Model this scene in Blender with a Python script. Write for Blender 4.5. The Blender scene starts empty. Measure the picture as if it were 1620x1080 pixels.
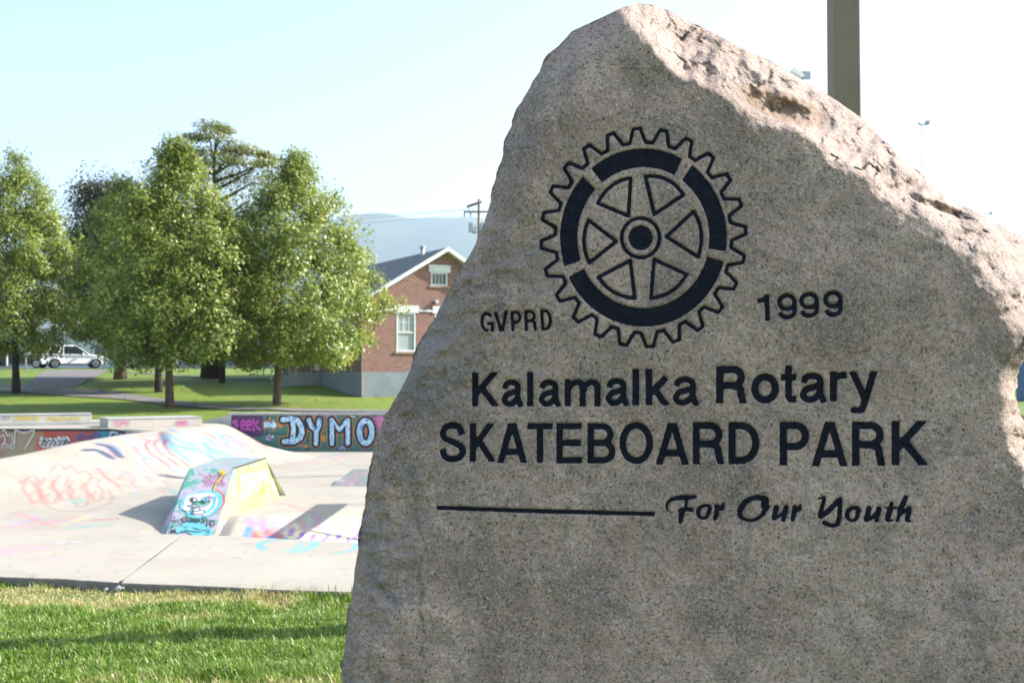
import bpy, bmesh, math, random
import numpy as np
from mathutils import Vector, Matrix
random.seed(7); RNG = np.random.default_rng(7)
PI = math.pi
S = bpy.context.scene
COL = S.collection
# ------------------------------------------------------------------ camera
CAM_Z = 1.6; F = 1800.0; PITCH = math.atan(49/1800.0)
cd = bpy.data.cameras.new('camera'); cam = bpy.data.objects.new('camera', cd); COL.objects.link(cam)
cam.location = (0, 0, CAM_Z); cam.rotation_euler = (PI/2 + PITCH, 0, 0)
cd.sensor_width = 36; cd.lens = 40; cd.clip_start = 0.05; cd.clip_end = 20000
cd.dof.use_dof = True; cd.dof.focus_distance = 3.02; cd.dof.aperture_fstop = 9.0
S.camera = cam
# ------------------------------------------------------------------ sky and sun
SUN_EL = math.radians(33); SUN_AZ = math.radians(77.5)      # azimuth from +Y towards +X
w = bpy.data.worlds.new('World'); S.world = w; w.use_nodes = True
wn = w.node_tree.nodes; wl = w.node_tree.links
bg = wn['Background']; sky = wn.new('ShaderNodeTexSky'); sky.sky_type = 'NISHITA'
sky.sun_disc = False; sky.sun_elevation = SUN_EL; sky.sun_rotation = SUN_AZ
sky.altitude = 400; sky.air_density = 1.0; sky.dust_density = 2.0; sky.ozone_density = 0.4
wl.new(sky.outputs[0], bg.inputs[0]); bg.inputs[1].default_value = 0.12
sd = bpy.data.lights.new('sun', 'SUN'); sun = bpy.data.objects.new('sun', sd); COL.objects.link(sun)
sd.energy = 4.4; sd.angle = math.radians(0.5); sd.color = (1.0, 0.95, 0.87)
sv = Vector((math.sin(SUN_AZ)*math.cos(SUN_EL), math.cos(SUN_AZ)*math.cos(SUN_EL), math.sin(SUN_EL)))
sun.rotation_euler = sv.to_track_quat('Z', 'Y').to_euler()
S.view_settings.view_transform = 'Standard'; S.view_settings.look = 'None'
S.view_settings.gamma = 1; S.view_settings.use_curve_mapping = False
S.view_settings.exposure = 1.62
# ------------------------------------------------------------------ helpers
def ray(px, py):
    a = (np.asarray(px, float)-810)/F; b = (540-np.asarray(py, float))/F
    c, s = math.cos(PITCH), math.sin(PITCH)
    return a, c-b*s, s+b*c
def at_depth(px, py, y):
    a, b, c = ray(px, py); k = y/b
    return a*k, b*k, CAM_Z+c*k
def to_plane(px, py, P0, n):
    a, b, c = ray(px, py)
    k = ((P0[0])*n[0]+P0[1]*n[1]+(P0[2]-CAM_Z)*n[2])/(a*n[0]+b*n[1]+c*n[2])
    return a*k, b*k, CAM_Z+c*k
def ss(e0, e1, x):
    t = np.clip((np.asarray(x, float)-e0)/(e1-e0), 0, 1); return t*t*(3-2*t)
_T = RNG.random((256, 256))
def vnoise(x, y, seed=0):
    x = np.asarray(x, float)+seed*17.31; y = np.asarray(y, float)+seed*9.77
    xi = np.floor(x).astype(int); yi = np.floor(y).astype(int); fx = x-xi; fy = y-yi
    fx = fx*fx*(3-2*fx); fy = fy*fy*(3-2*fy)
    g = lambda i, j: _T[i & 255, j & 255]
    return ((g(xi, yi)*(1-fx)+g(xi+1, yi)*fx)*(1-fy)+(g(xi, yi+1)*(1-fx)+g(xi+1, yi+1)*fx)*fy)*2-1
def fbm(x, y, o=4, seed=0):
    r = 0; a = 1
    for k in range(o): r = r+a*vnoise(x*2**k, y*2**k, seed+k*3); a *= .5
    return r
def tag(o, label=None, cat=None, group=None, kind=None):
    if label: o['label'] = label
    if cat: o['category'] = cat
    if group: o['group'] = group
    if kind: o['kind'] = kind
    return o
def thing(name, label, cat, loc=(0, 0, 0), rz=0, group=None):
    o = bpy.data.objects.new(name, None); COL.objects.link(o); o.location = loc; o.rotation_euler = (0, 0, rz)
    return tag(o, label, cat, group)
def link(name, me, mat, parent=None, loc=None, rz=0):
    if mat is not None and not me.materials: me.materials.append(mat)
    o = bpy.data.objects.new(name, me); COL.objects.link(o)
    if parent: o.parent = parent
    if loc: o.location = loc
    if rz: o.rotation_euler = (0, 0, rz)
    return o
def mesh(name, V, Fc, smooth=False):
    me = bpy.data.meshes.new(name); me.from_pydata([tuple(map(float, v)) for v in V], [], Fc); me.update()
    if smooth: me.shade_smooth()
    return me
def grid_mesh(name, P, smooth=True, mask=None, closeU=False):
    """P: (rows, cols, 3)"""
    r, c = P.shape[:2]; me = bpy.data.meshes.new(name)
    idx = np.arange(r*c).reshape(r, c)
    if closeU: idx = np.concatenate([idx, idx[:, :1]], 1)
    q = np.stack([idx[:-1, :-1], idx[:-1, 1:], idx[1:, 1:], idx[1:, :-1]], -1).reshape(-1, 4)
    if mask is not None: q = q[mask.reshape(-1)]
    n = len(q); me.vertices.add(r*c); me.vertices.foreach_set('co', P.reshape(-1).astype(np.float32))
    me.loops.add(n*4); me.loops.foreach_set('vertex_index', q.reshape(-1).astype(np.int32))
    me.polygons.add(n); me.polygons.foreach_set('loop_start', np.arange(0, n*4, 4, dtype=np.int32))
    me.polygons.foreach_set('use_smooth', np.full(n, smooth)); me.update(calc_edges=True); me.validate()
    return me
class MB:
    def __init__(s): s.b = bmesh.new()
    def box(s, x0, x1, y0, y1, z0, z1, M=None, bev=0):
        r = bmesh.ops.create_cube(s.b, size=1)
        vs = r['verts']
        for v in vs: v.co = Vector(((x0+x1)/2+v.co.x*(x1-x0), (y0+y1)/2+v.co.y*(y1-y0), (z0+z1)/2+v.co.z*(z1-z0)))
        if bev:
            es = list({e for v in vs for e in v.link_edges})
            r2 = bmesh.ops.bevel(s.b, geom=es, offset=bev, segments=2, affect='EDGES', profile=.6)
            vs = list({v for f in r2['faces'] for v in f.verts} | {v for v in vs if v.is_valid})
        if M is not None:
            for v in vs: v.co = M @ v.co
        return s
    def tube(s, pts, rads, n=8, cap=True):
        pts = [Vector(p) for p in pts]; rings = []
        if not hasattr(rads, '__len__'): rads = [rads]*len(pts)
        for i, p in enumerate(pts):
            d = (pts[min(i+1, len(pts)-1)]-pts[max(i-1, 0)]).normalized()
            u = d.orthogonal().normalized() if i == 0 else (u-d*u.dot(d)).normalized()
            v = d.cross(u)
            rings.append([s.b.verts.new(p+(u*math.cos(2*PI*k/n)+v*math.sin(2*PI*k/n))*rads[i]) for k in range(n)])
        for a, b in zip(rings, rings[1:]):
            for k in range(n): s.b.faces.new((a[k], a[(k+1) % n], b[(k+1) % n], b[k]))
        if cap: s.b.faces.new(rings[0][::-1]); s.b.faces.new(rings[-1])
        return s
    def poly(s, pts, th=None):
        vs = [s.b.verts.new(p) for p in pts]; f = s.b.faces.new(vs)
        if th is not None:
            r = bmesh.ops.extrude_face_region(s.b, geom=[f])
            for v in r['geom']:
                if isinstance(v, bmesh.types.BMVert): v.co += Vector(th)
        return s
    def hexa(s, B, T):
        b = [s.b.verts.new(p) for p in B]; t = [s.b.verts.new(p) for p in T]; n = len(b)
        s.b.faces.new(b[::-1]); s.b.faces.new(t)
        for k in range(n): s.b.faces.new((b[k], b[(k+1) % n], t[(k+1) % n], t[k]))
        return s
    def build(s, name, mat, parent=None, loc=None, rz=0, smooth=False, bev=0):
        bmesh.ops.recalc_face_normals(s.b, faces=s.b.faces)
        if bev: bmesh.ops.bevel(s.b, geom=s.b.edges[:], offset=bev, segments=1, affect='EDGES')
        me = bpy.data.meshes.new(name); s.b.to_mesh(me); s.b.free()
        if smooth: me.shade_smooth()
        return link(name, me, mat, parent, loc, rz)
def rotm(rz, loc=(0, 0, 0)): return Matrix.Translation(loc) @ Matrix.Rotation(rz, 4, 'Z')
# ------------------------------------------------------------------ materials
class NT:
    def __init__(s, name):
        s.m = bpy.data.materials.new(name); s.m.use_nodes = True
        s.n = s.m.node_tree.nodes; s.l = s.m.node_tree.links; s.b = s.n['Principled BSDF']
        s.out = s.n['Material Output']; s.b.inputs['Roughness'].default_value = .85
    def co(s, kind='Object'): return s.n.new('ShaderNodeTexCoord').outputs[kind]
    def pos(s): return s.n.new('ShaderNodeNewGeometry').outputs['Position']
    def mapping(s, v, sc):
        m = s.n.new('ShaderNodeMapping'); m.inputs['Scale'].default_value = sc; s.l.new(v, m.inputs[0]); return m.outputs[0]
    def noise(s, v, scale, detail=3, rough=.55, dist=0, out=0):
        t = s.n.new('ShaderNodeTexNoise'); t.inputs['Scale'].default_value = scale; t.inputs['Detail'].default_value = detail
        t.inputs['Roughness'].default_value = rough; t.inputs['Distortion'].default_value = dist; s.l.new(v, t.inputs[0]); return t.outputs[out]
    def vor(s, v, scale, feat='F1', out='Distance'):
        t = s.n.new('ShaderNodeTexVoronoi'); t.feature = feat; t.inputs['Scale'].default_value = scale; s.l.new(v, t.inputs[0]); return t.outputs[out]
    def ramp(s, v, stops, const=False):
        r = s.n.new('ShaderNodeValToRGB'); cr = r.color_ramp
        if const: cr.interpolation = 'CONSTANT'
        while len(cr.elements) < len(stops): cr.elements.new(.5)
        for e, (p, c) in zip(cr.elements, stops):
            e.position = p
            if not hasattr(c, '__len__'): c = (c, c, c)
            e.color = (*c, 1)
        s.l.new(v, r.inputs[0]); return r.outputs[0]
    def mix(s, f, a, b, mode='MIX'):
        x = s.n.new('ShaderNodeMix'); x.data_type = 'RGBA'; x.blend_type = mode
        for i, v in ((0, f), (6, a), (7, b)):
            if hasattr(v, 'is_linked') or isinstance(v, bpy.types.NodeSocket): s.l.new(v, x.inputs[i])
            elif i == 0: x.inputs[0].default_value = v
            else: x.inputs[i].default_value = (*v, 1)
        return x.outputs[2]
    def math(s, op, a, b=None):
        x = s.n.new('ShaderNodeMath'); x.operation = op
        for i, v in ((0, a), (1, b)):
            if v is None: continue
            if isinstance(v, bpy.types.NodeSocket): s.l.new(v, x.inputs[i])
            else: x.inputs[i].default_value = v
        return x.outputs[0]
    def bump(s, h, strength=.3, dist=.01):
        b = s.n.new('ShaderNodeBump'); b.inputs['Strength'].default_value = strength; b.inputs['Distance'].default_value = dist
        s.l.new(h, b.inputs['Height'])
        if s.b.inputs['Normal'].is_linked: s.l.new(s.b.inputs['Normal'].links[0].from_socket, b.inputs['Normal'])
        s.l.new(b.outputs[0], s.b.inputs['Normal']); return s
    def base(s, c):
        if isinstance(c, bpy.types.NodeSocket): s.l.new(c, s.b.inputs['Base Color'])
        else: s.b.inputs['Base Color'].default_value = (*c, 1)
        return s
    def done(s, **k):
        for a, v in k.items(): s.b.inputs[a.replace('_', ' ').title() if a != 'ior' else 'IOR'].default_value = v
        return s.m
def simple(name, c, rough=.7, metal=0, var=.12, scale=8):
    t = NT(name); n = t.noise(t.co(), scale, 4)
    lo = tuple(x*(1-var) for x in c); hi = tuple(min(1, x*(1+var)) for x in c)
    t.base(t.ramp(n, [(.3, lo), (.7, hi)])); t.b.inputs['Roughness'].default_value = rough; t.b.inputs['Metallic'].default_value = metal
    return t.m
def m_granite():
    t = NT('granite'); p = t.co()
    big = t.noise(p, 3.2, 8, .68, .5); c = t.ramp(big, [(.34, (.31, .208, .165)), (.5, (.48, .333, .272)), (.68, (.63, .455, .375))])
    g2 = t.noise(p, 6, 6, .65, .6)
    c = t.mix(t.ramp(g2, [(.48, 0), (.64, .75)]), c, (.20, .165, .155))
    g3 = t.noise(p, 4.1, 5, .7, .3); c = t.mix(t.ramp(g3, [(.6, 0), (.8, .45)]), c, (.44, .28, .14))
    # crystals
    v = t.vor(p, 270, out='Color'); sp = t.n.new('ShaderNodeSeparateColor'); t.l.new(v, sp.inputs[0])
    c = t.mix(t.ramp(sp.outputs[0], [(0, .55), (.09, .45), (.13, 0)]), c, (.07, .06, .055))
    c = t.mix(t.ramp(sp.outputs[1], [(.76, 0), (.84, .38)]), c, (.55, .47, .40))
    c = t.mix(t.ramp(sp.outputs[2], [(.84, 0), (.9, .55)]), c, (.46, .30, .20))
    f = t.noise(p, 260, 3, .7); c = t.mix(t.ramp(f, [(.32, .6), (.47, 0)]), c, (.07, .065, .07))
    f3 = t.noise(p, 135, 2, .6); c = t.mix(t.ramp(f3, [(.32, .85), (.42, 0)]), c, (.05, .04, .038)); c = t.mix(t.ramp(f3, [(.58, 0), (.68, .6)]), c, (.66, .55, .48))
    f2 = t.noise(p, 60, 4, .7); c = t.mix(t.ramp(f2, [(.35, .45), (.5, 0)]), c, (.15, .14, .135))
    # moss by attribute, rusty patch by attribute
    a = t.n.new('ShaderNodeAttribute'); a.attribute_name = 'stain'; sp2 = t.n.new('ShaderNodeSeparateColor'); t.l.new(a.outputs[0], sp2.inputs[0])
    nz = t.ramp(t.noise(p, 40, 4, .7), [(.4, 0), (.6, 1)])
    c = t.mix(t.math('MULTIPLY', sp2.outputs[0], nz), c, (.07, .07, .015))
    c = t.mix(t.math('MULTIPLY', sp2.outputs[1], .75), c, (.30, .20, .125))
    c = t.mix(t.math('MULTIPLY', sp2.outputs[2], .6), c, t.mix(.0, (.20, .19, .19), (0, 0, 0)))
    t.base(c)
    t.bump(t.noise(p, 22, 7, .72), .6, .03); t.bump(t.noise(p, 120, 4, .75), .8, .006); t.bump(t.noise(p, 260, 3, .7), .6, .003)
    return t.done(roughness=.8)
def m_concrete(name, c0, c1, paint=False):
    t = NT(name); p = t.pos()
    c = t.ramp(t.noise(p, .9, 5, .6), [(.3, c0), (.7, c1)])
    c = t.mix(t.ramp(t.noise(p, 5, 5, .7), [(.5, 0), (.75, .35)]), c, tuple(x*.62 for x in c0))
    c = t.mix(t.ramp(t.noise(p, 60, 3, .7), [(.3, .35), (.5, 0)]), c, tuple(x*.6 for x in c0))
    if paint:
        a = t.n.new('ShaderNodeVertexColor'); a.layer_name = 'paint'
        wear = t.ramp(t.noise(p, 14, 4, .75), [(.28, .4), (.5, 1)])
        c = t.mix(t.math('MULTIPLY', a.outputs['Alpha'], wear), c, a.outputs['Color'])
    t.base(c); t.bump(t.noise(p, 30, 4, .7), .25, .004); return t.done(roughness=.8)
def m_grass(name, c0, c1, c2, sc=1):
    t = NT(name); p = t.pos()
    c = t.ramp(t.noise(p, .25*sc, 4, .6), [(.3, c0), (.7, c1)])
    c = t.mix(t.ramp(t.noise(p, 7*sc, 5, .8), [(.35, .6), (.6, 0)]), c, tuple(x*.5 for x in c0))
    c = t.mix(t.ramp(t.noise(p, 1.3*sc, 5, .7), [(.5, 0), (.75, .7)]), c, c2)
    t.base(c); t.bump(t.noise(p, 22, 4, .8), .9, .06); return t.done(roughness=.75)
def m_leaf(name, cols, trans=.35, rough=.38):
    t = NT(name); a = t.n.new('ShaderNodeAttribute'); a.attribute_name = 'rnd'
    c = t.ramp(a.outputs['Fac'], [(i/(len(cols)-1), x) for i, x in enumerate(cols)])
    t.base(c); t.b.inputs['Roughness'].default_value = rough; t.b.inputs['Specular IOR Level'].default_value = .6
    tr = t.n.new('ShaderNodeBsdfTranslucent'); mx = t.n.new('ShaderNodeMixShader'); mx.inputs[0].default_value = trans
    hs = t.n.new('ShaderNodeHueSaturation'); hs.inputs['Value'].default_value = 1.5; hs.inputs['Hue'].default_value = .49
    t.l.new(c, hs.inputs['Color']); t.l.new(hs.outputs[0], tr.inputs[0])
    t.l.new(t.b.outputs[0], mx.inputs[1]); t.l.new(tr.outputs[0], mx.inputs[2]); t.l.new(mx.outputs[0], t.out.inputs[0])
    return t.m
def m_bark(name, c):
    t = NT(name); p = t.mapping(t.co(), (9, 9, 1.6))
    n = t.noise(p, 2.5, 5, .75); t.base(t.ramp(n, [(.3, tuple(x*.45 for x in c)), (.7, tuple(x*1.3 for x in c))]))
    t.bump(n, 1, .04); return t.done(roughness=.95)
def m_brick():
    t = NT('brick_masonry'); b = t.n.new('ShaderNodeTexBrick'); uv = t.co('UV')
    b.inputs['Scale'].default_value = 1; b.inputs['Brick Width'].default_value = .26; b.inputs['Row Height'].default_value = .10
    b.inputs['Mortar Size'].default_value = .014; b.inputs['Color1'].default_value = (.245, .10, .078, 1)
    b.inputs['Color2'].default_value = (.115, .052, .048, 1); b.inputs['Mortar'].default_value = (.33, .26, .22, 1); b.inputs['Bias'].default_value = -.1
    b.inputs['Mortar Smooth'].default_value = .2; t.l.new(uv, b.inputs[0])
    c = t.mix(t.ramp(t.noise(t.mapping(uv, (3, 9, 1)), 2, 4, .7), [(.35, .5), (.6, 0)]), b.outputs[0], (.30, .15, .12))
    t.base(c); i = t.n.new('ShaderNodeInvert'); t.l.new(b.outputs['Fac'], i.inputs[1]); t.bump(i.outputs[0], .6, .008); return t.done(roughness=.9)
def m_blotch(name, cols, scale=2.2, seed=0, rough=.6):
    t = NT(name); p = t.mapping(t.pos(), (1, 1, 1)); mp = t.n[-1] if False else None
    n = t.noise(p, scale, 4, .65, .8+seed*.3)
    k = len(cols); t.base(t.ramp(n, [(.28+.44*i/(k-1), c) for i, c in enumerate(cols)]))
    c = t.b.inputs['Base Color'].links[0].from_socket
    t.base(t.mix(t.ramp(t.noise(p, 12, 4, .75), [(.55, 0), (.75, .35)]), c, (.35, .33, .3))); return t.done(roughness=rough)
M = dict(
    granite=m_granite(),
    navy=None,
    concrete=m_concrete('pale_concrete', (.295, .262, .215), (.37, .333, .275), True),
    slab=m_concrete('walkway_concrete', (.32, .285, .233), (.38, .342, .282), True),
    greyc=m_concrete('grey_concrete', (.26, .27, .27), (.40, .40, .38)),
    lawn=m_grass('lawn', (.115, .185, .009), (.185, .265, .016), (.25, .25, .04)),
    soil=m_grass('thatch', (.10, .15, .02), (.14, .20, .03), (.24, .20, .09), 3),
    bark=m_bark('bark', (.14, .10, .075)), darkbark=m_bark('dark_bark', (.06, .042, .034)),
    brick=m_brick(), white=simple('white_paint', (.62, .63, .62), .5), 
    found=m_concrete('foundation_concrete', (.17, .205, .235), (.25, .285, .315)),
    roof=simple('asphalt_shingle', (.085, .10, .12), .9, var=.35, scale=30),
    asphalt=simple('asphalt', (.15, .135, .13), .9, var=.2, scale=20),
    lot=simple('parking_asphalt', (.06, .06, .062), .9, var=.2, scale=20),
    metal=simple('galvanised_metal', (.42, .44, .45), .45, .6), dark=simple('dark_plastic', (.03, .032, .036), .6),
    wood=simple('weathered_wood', (.22, .17, .12), .85, var=.3, scale=14),
    carwhite=simple('white_car_paint', (.82, .83, .84), .25, var=.02), carblack=simple('dark_car_paint', (.02, .022, .03), .2),
    carred=simple('red_car_paint', (.22, .025, .02), .25), cargrey=simple('grey_car_paint', (.18, .2, .22), .25),
    tyre=simple('rubber', (.02, .02, .02), .85), rim=simple('alloy', (.55, .56, .58), .3, .7),
    red=simple('red_lens', (.4, .02, .015), .2), lens=simple('clear_lens', (.7, .72, .75), .15),
    blue=simple('blue_plastic', (.045, .10, .26), .5), ltblue=simple('roof_plastic', (.55, .6, .65), .5),
)
t = NT('navy_paint'); n = t.noise(t.co(), 60, 5, .7)
t.base(t.ramp(n, [(.3, (.002, .003, .009)), (.65, (.005, .007, .017)), (.8, (.015, .017, .026))])); t.bump(t.noise(t.co(), 70, 4, .7), .7, .006); t.bump(t.noise(t.co(), 300, 2), .4, .002); t.b.inputs['Specular IOR Level'].default_value = .2; M['navy'] = t.done(roughness=.75)
t = NT('glass'); t.base((.05, .07, .08)); M['glass'] = t.done(roughness=.06)
t = NT('car_glass'); t.base((.02, .025, .03)); M['carglass'] = t.done(roughness=.08)
t = NT('curtain'); t.base(t.ramp(t.noise(t.mapping(t.co('Object'), (18, 18, .6)), 1, 2), [(.35, (.09, .115, .125)), (.65, (.17, .20, .20))])); M['curtain'] = t.done()
# ------------------------------------------------------------------ signed distance shapes (2D, in px of the traced plan)
def d_seg(X, Y, a, b):
    ax, ay = a; bx, by = b; dx, dy = bx-ax, by-ay; L = dx*dx+dy*dy+1e-12
    t = np.clip(((X-ax)*dx+(Y-ay)*dy)/L, 0, 1); return np.hypot(X-ax-t*dx, Y-ay-t*dy)
def stroke(pts, hw, closed=False, butt=True):
    pts = [tuple(map(float, p)) for p in pts]
    def f(X, Y):
        P = pts+[pts[0]] if closed else pts
        d = np.full(X.shape, 1e9)
        h = hw if hasattr(hw, '__len__') else None
        for i, (a, b) in enumerate(zip(P, P[1:])):
            if h is None: d = np.minimum(d, d_seg(X, Y, a, b)-hw)
            else:
                ax, ay = a; bx, by = b; L = (bx-ax)**2+(by-ay)**2+1e-12
                t = np.clip(((X-ax)*(bx-ax)+(Y-ay)*(by-ay))/L, 0, 1); d = np.minimum(d, d_seg(X, Y, a, b)-(h[i]*(1-t)+h[i+1]*t))
        if butt and not closed and h is None:
            for e, q in ((P[0], P[1]), (P[-1], P[-2])):
                n = np.array(e)-np.array(q); n /= np.hypot(*n)
                near = np.hypot(X-e[0], Y-e[1]) < 2.2*hw
                d = np.where(near, np.maximum(d, (X-e[0])*n[0]+(Y-e[1])*n[1]), d)
        return d
    f.bb = (min(p[0] for p in pts), min(p[1] for p in pts), max(p[0] for p in pts), max(p[1] for p in pts))
    f.hw = max(hw) if hasattr(hw, '__len__') else hw
    return f
def polyf(pts):
    pts = [tuple(map(float, p)) for p in pts]
    def f(X, Y):
        d = np.full(X.shape, 1e9); ins = np.zeros(X.shape, bool)
        for a, b in zip(pts, pts[1:]+pts[:1]):
            d = np.minimum(d, d_seg(X, Y, a, b))
            if a[1] != b[1]:
                c = (a[1] > Y) != (b[1] > Y); ins ^= c & (X < (b[0]-a[0])*(Y-a[1])/(b[1]-a[1])+a[0])
        return np.where(ins, -d, d)
    f.bb = (min(p[0] for p in pts), min(p[1] for p in pts), max(p[0] for p in pts), max(p[1] for p in pts)); f.hw = 0
    return f
def union(fs):
    def f(X, Y):
        d = fs[0](X, Y)
        for g in fs[1:]: d = np.minimum(d, g(X, Y))
        return d
    f.bb = (min(g.bb[0] for g in fs), min(g.bb[1] for g in fs), max(g.bb[2] for g in fs), max(g.bb[3] for g in fs)); f.hw = max(g.hw for g in fs)
    return f
def arc(cx, cy, rx, ry, a0, a1, n=14):
    return [(cx+rx*math.cos(math.radians(a0+(a1-a0)*i/n)), cy+ry*math.sin(math.radians(a0+(a1-a0)*i/n))) for i in range(n+1)]
def bez(p0, p1, p2, p3, n=10):
    r = []
    for i in range(n+1):
        t = i/n; r.append(tuple((1-t)**3*p0[k]+3*(1-t)**2*t*p1[k]+3*(1-t)*t*t*p2[k]+t**3*p3[k] for k in (0, 1)))
    return r
def spline(pts, n=8):
    r = []; P = [pts[0]]+list(pts)+[pts[-1]]
    for i in range(1, len(P)-2):
        for j in range(n):
            t = j/n; r.append(tuple(.5*((2*P[i][k])+(-P[i-1][k]+P[i+1][k])*t+(2*P[i-1][k]-5*P[i][k]+4*P[i+1][k]-P[i+2][k])*t*t+(-P[i-1][k]+3*P[i][k]-3*P[i+1][k]+P[i+2][k])*t**3) for k in (0, 1)))
    r.append(tuple(pts[-1])); return r
def sdf_mesh(name, f, step, mapper, thr=0.0, wob=0, wsc=.2):
    m = f.hw+abs(thr)+2*step
    x0, y0, x1, y1 = f.bb; xs = np.arange(x0-m, x1+m+step, step); ys = np.arange(y0-m, y1+m+step, step)
    X, Y = np.meshgrid(xs, ys); D = f(X, Y)-thr
    if wob: D = D+wob*fbm(X*wsc, Y*wsc, 2, 5)
    r, c = D.shape; V = []; vid = {}; Fc = []
    def gv(i, j):
        k = (i, j)
        if k not in vid: vid[k] = len(V); V.append((X[i, j], Y[i, j]))
        return vid[k]
    def ev(a, b):
        k = (a, b) if a < b else (b, a)
        if k not in vid:
            da, db = D[a], D[b]; t = da/(da-db); vid[k] = len(V)
            V.append((X[a]+(X[b]-X[a])*t, Y[a]+(Y[b]-Y[a])*t))
        return vid[k]
    I = D < 0; act = I[:-1, :-1] | I[1:, :-1] | I[:-1, 1:] | I[1:, 1:]
    for i, j in zip(*np.nonzero(act)):
        cs = ((i, j), (i, j+1), (i+1, j+1), (i+1, j)); ins = [bool(I[q]) for q in cs]
        if all(ins): Fc.append([gv(*q) for q in cs][::-1]); continue
        p = []
        for k in range(4):
            a, b = cs[k], cs[(k+1) % 4]
            if ins[k]: p.append(gv(*a))
            if ins[k] != ins[(k+1) % 4]: p.append(ev(a, b))
        p = [q for k, q in enumerate(p) if q != p[k-1]]
        if len(p) > 2: Fc.append(p[::-1])
    V = np.array(V); P = np.stack(mapper(V[:, 0], V[:, 1]), 1)
    return mesh(name, P, Fc, True)
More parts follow.
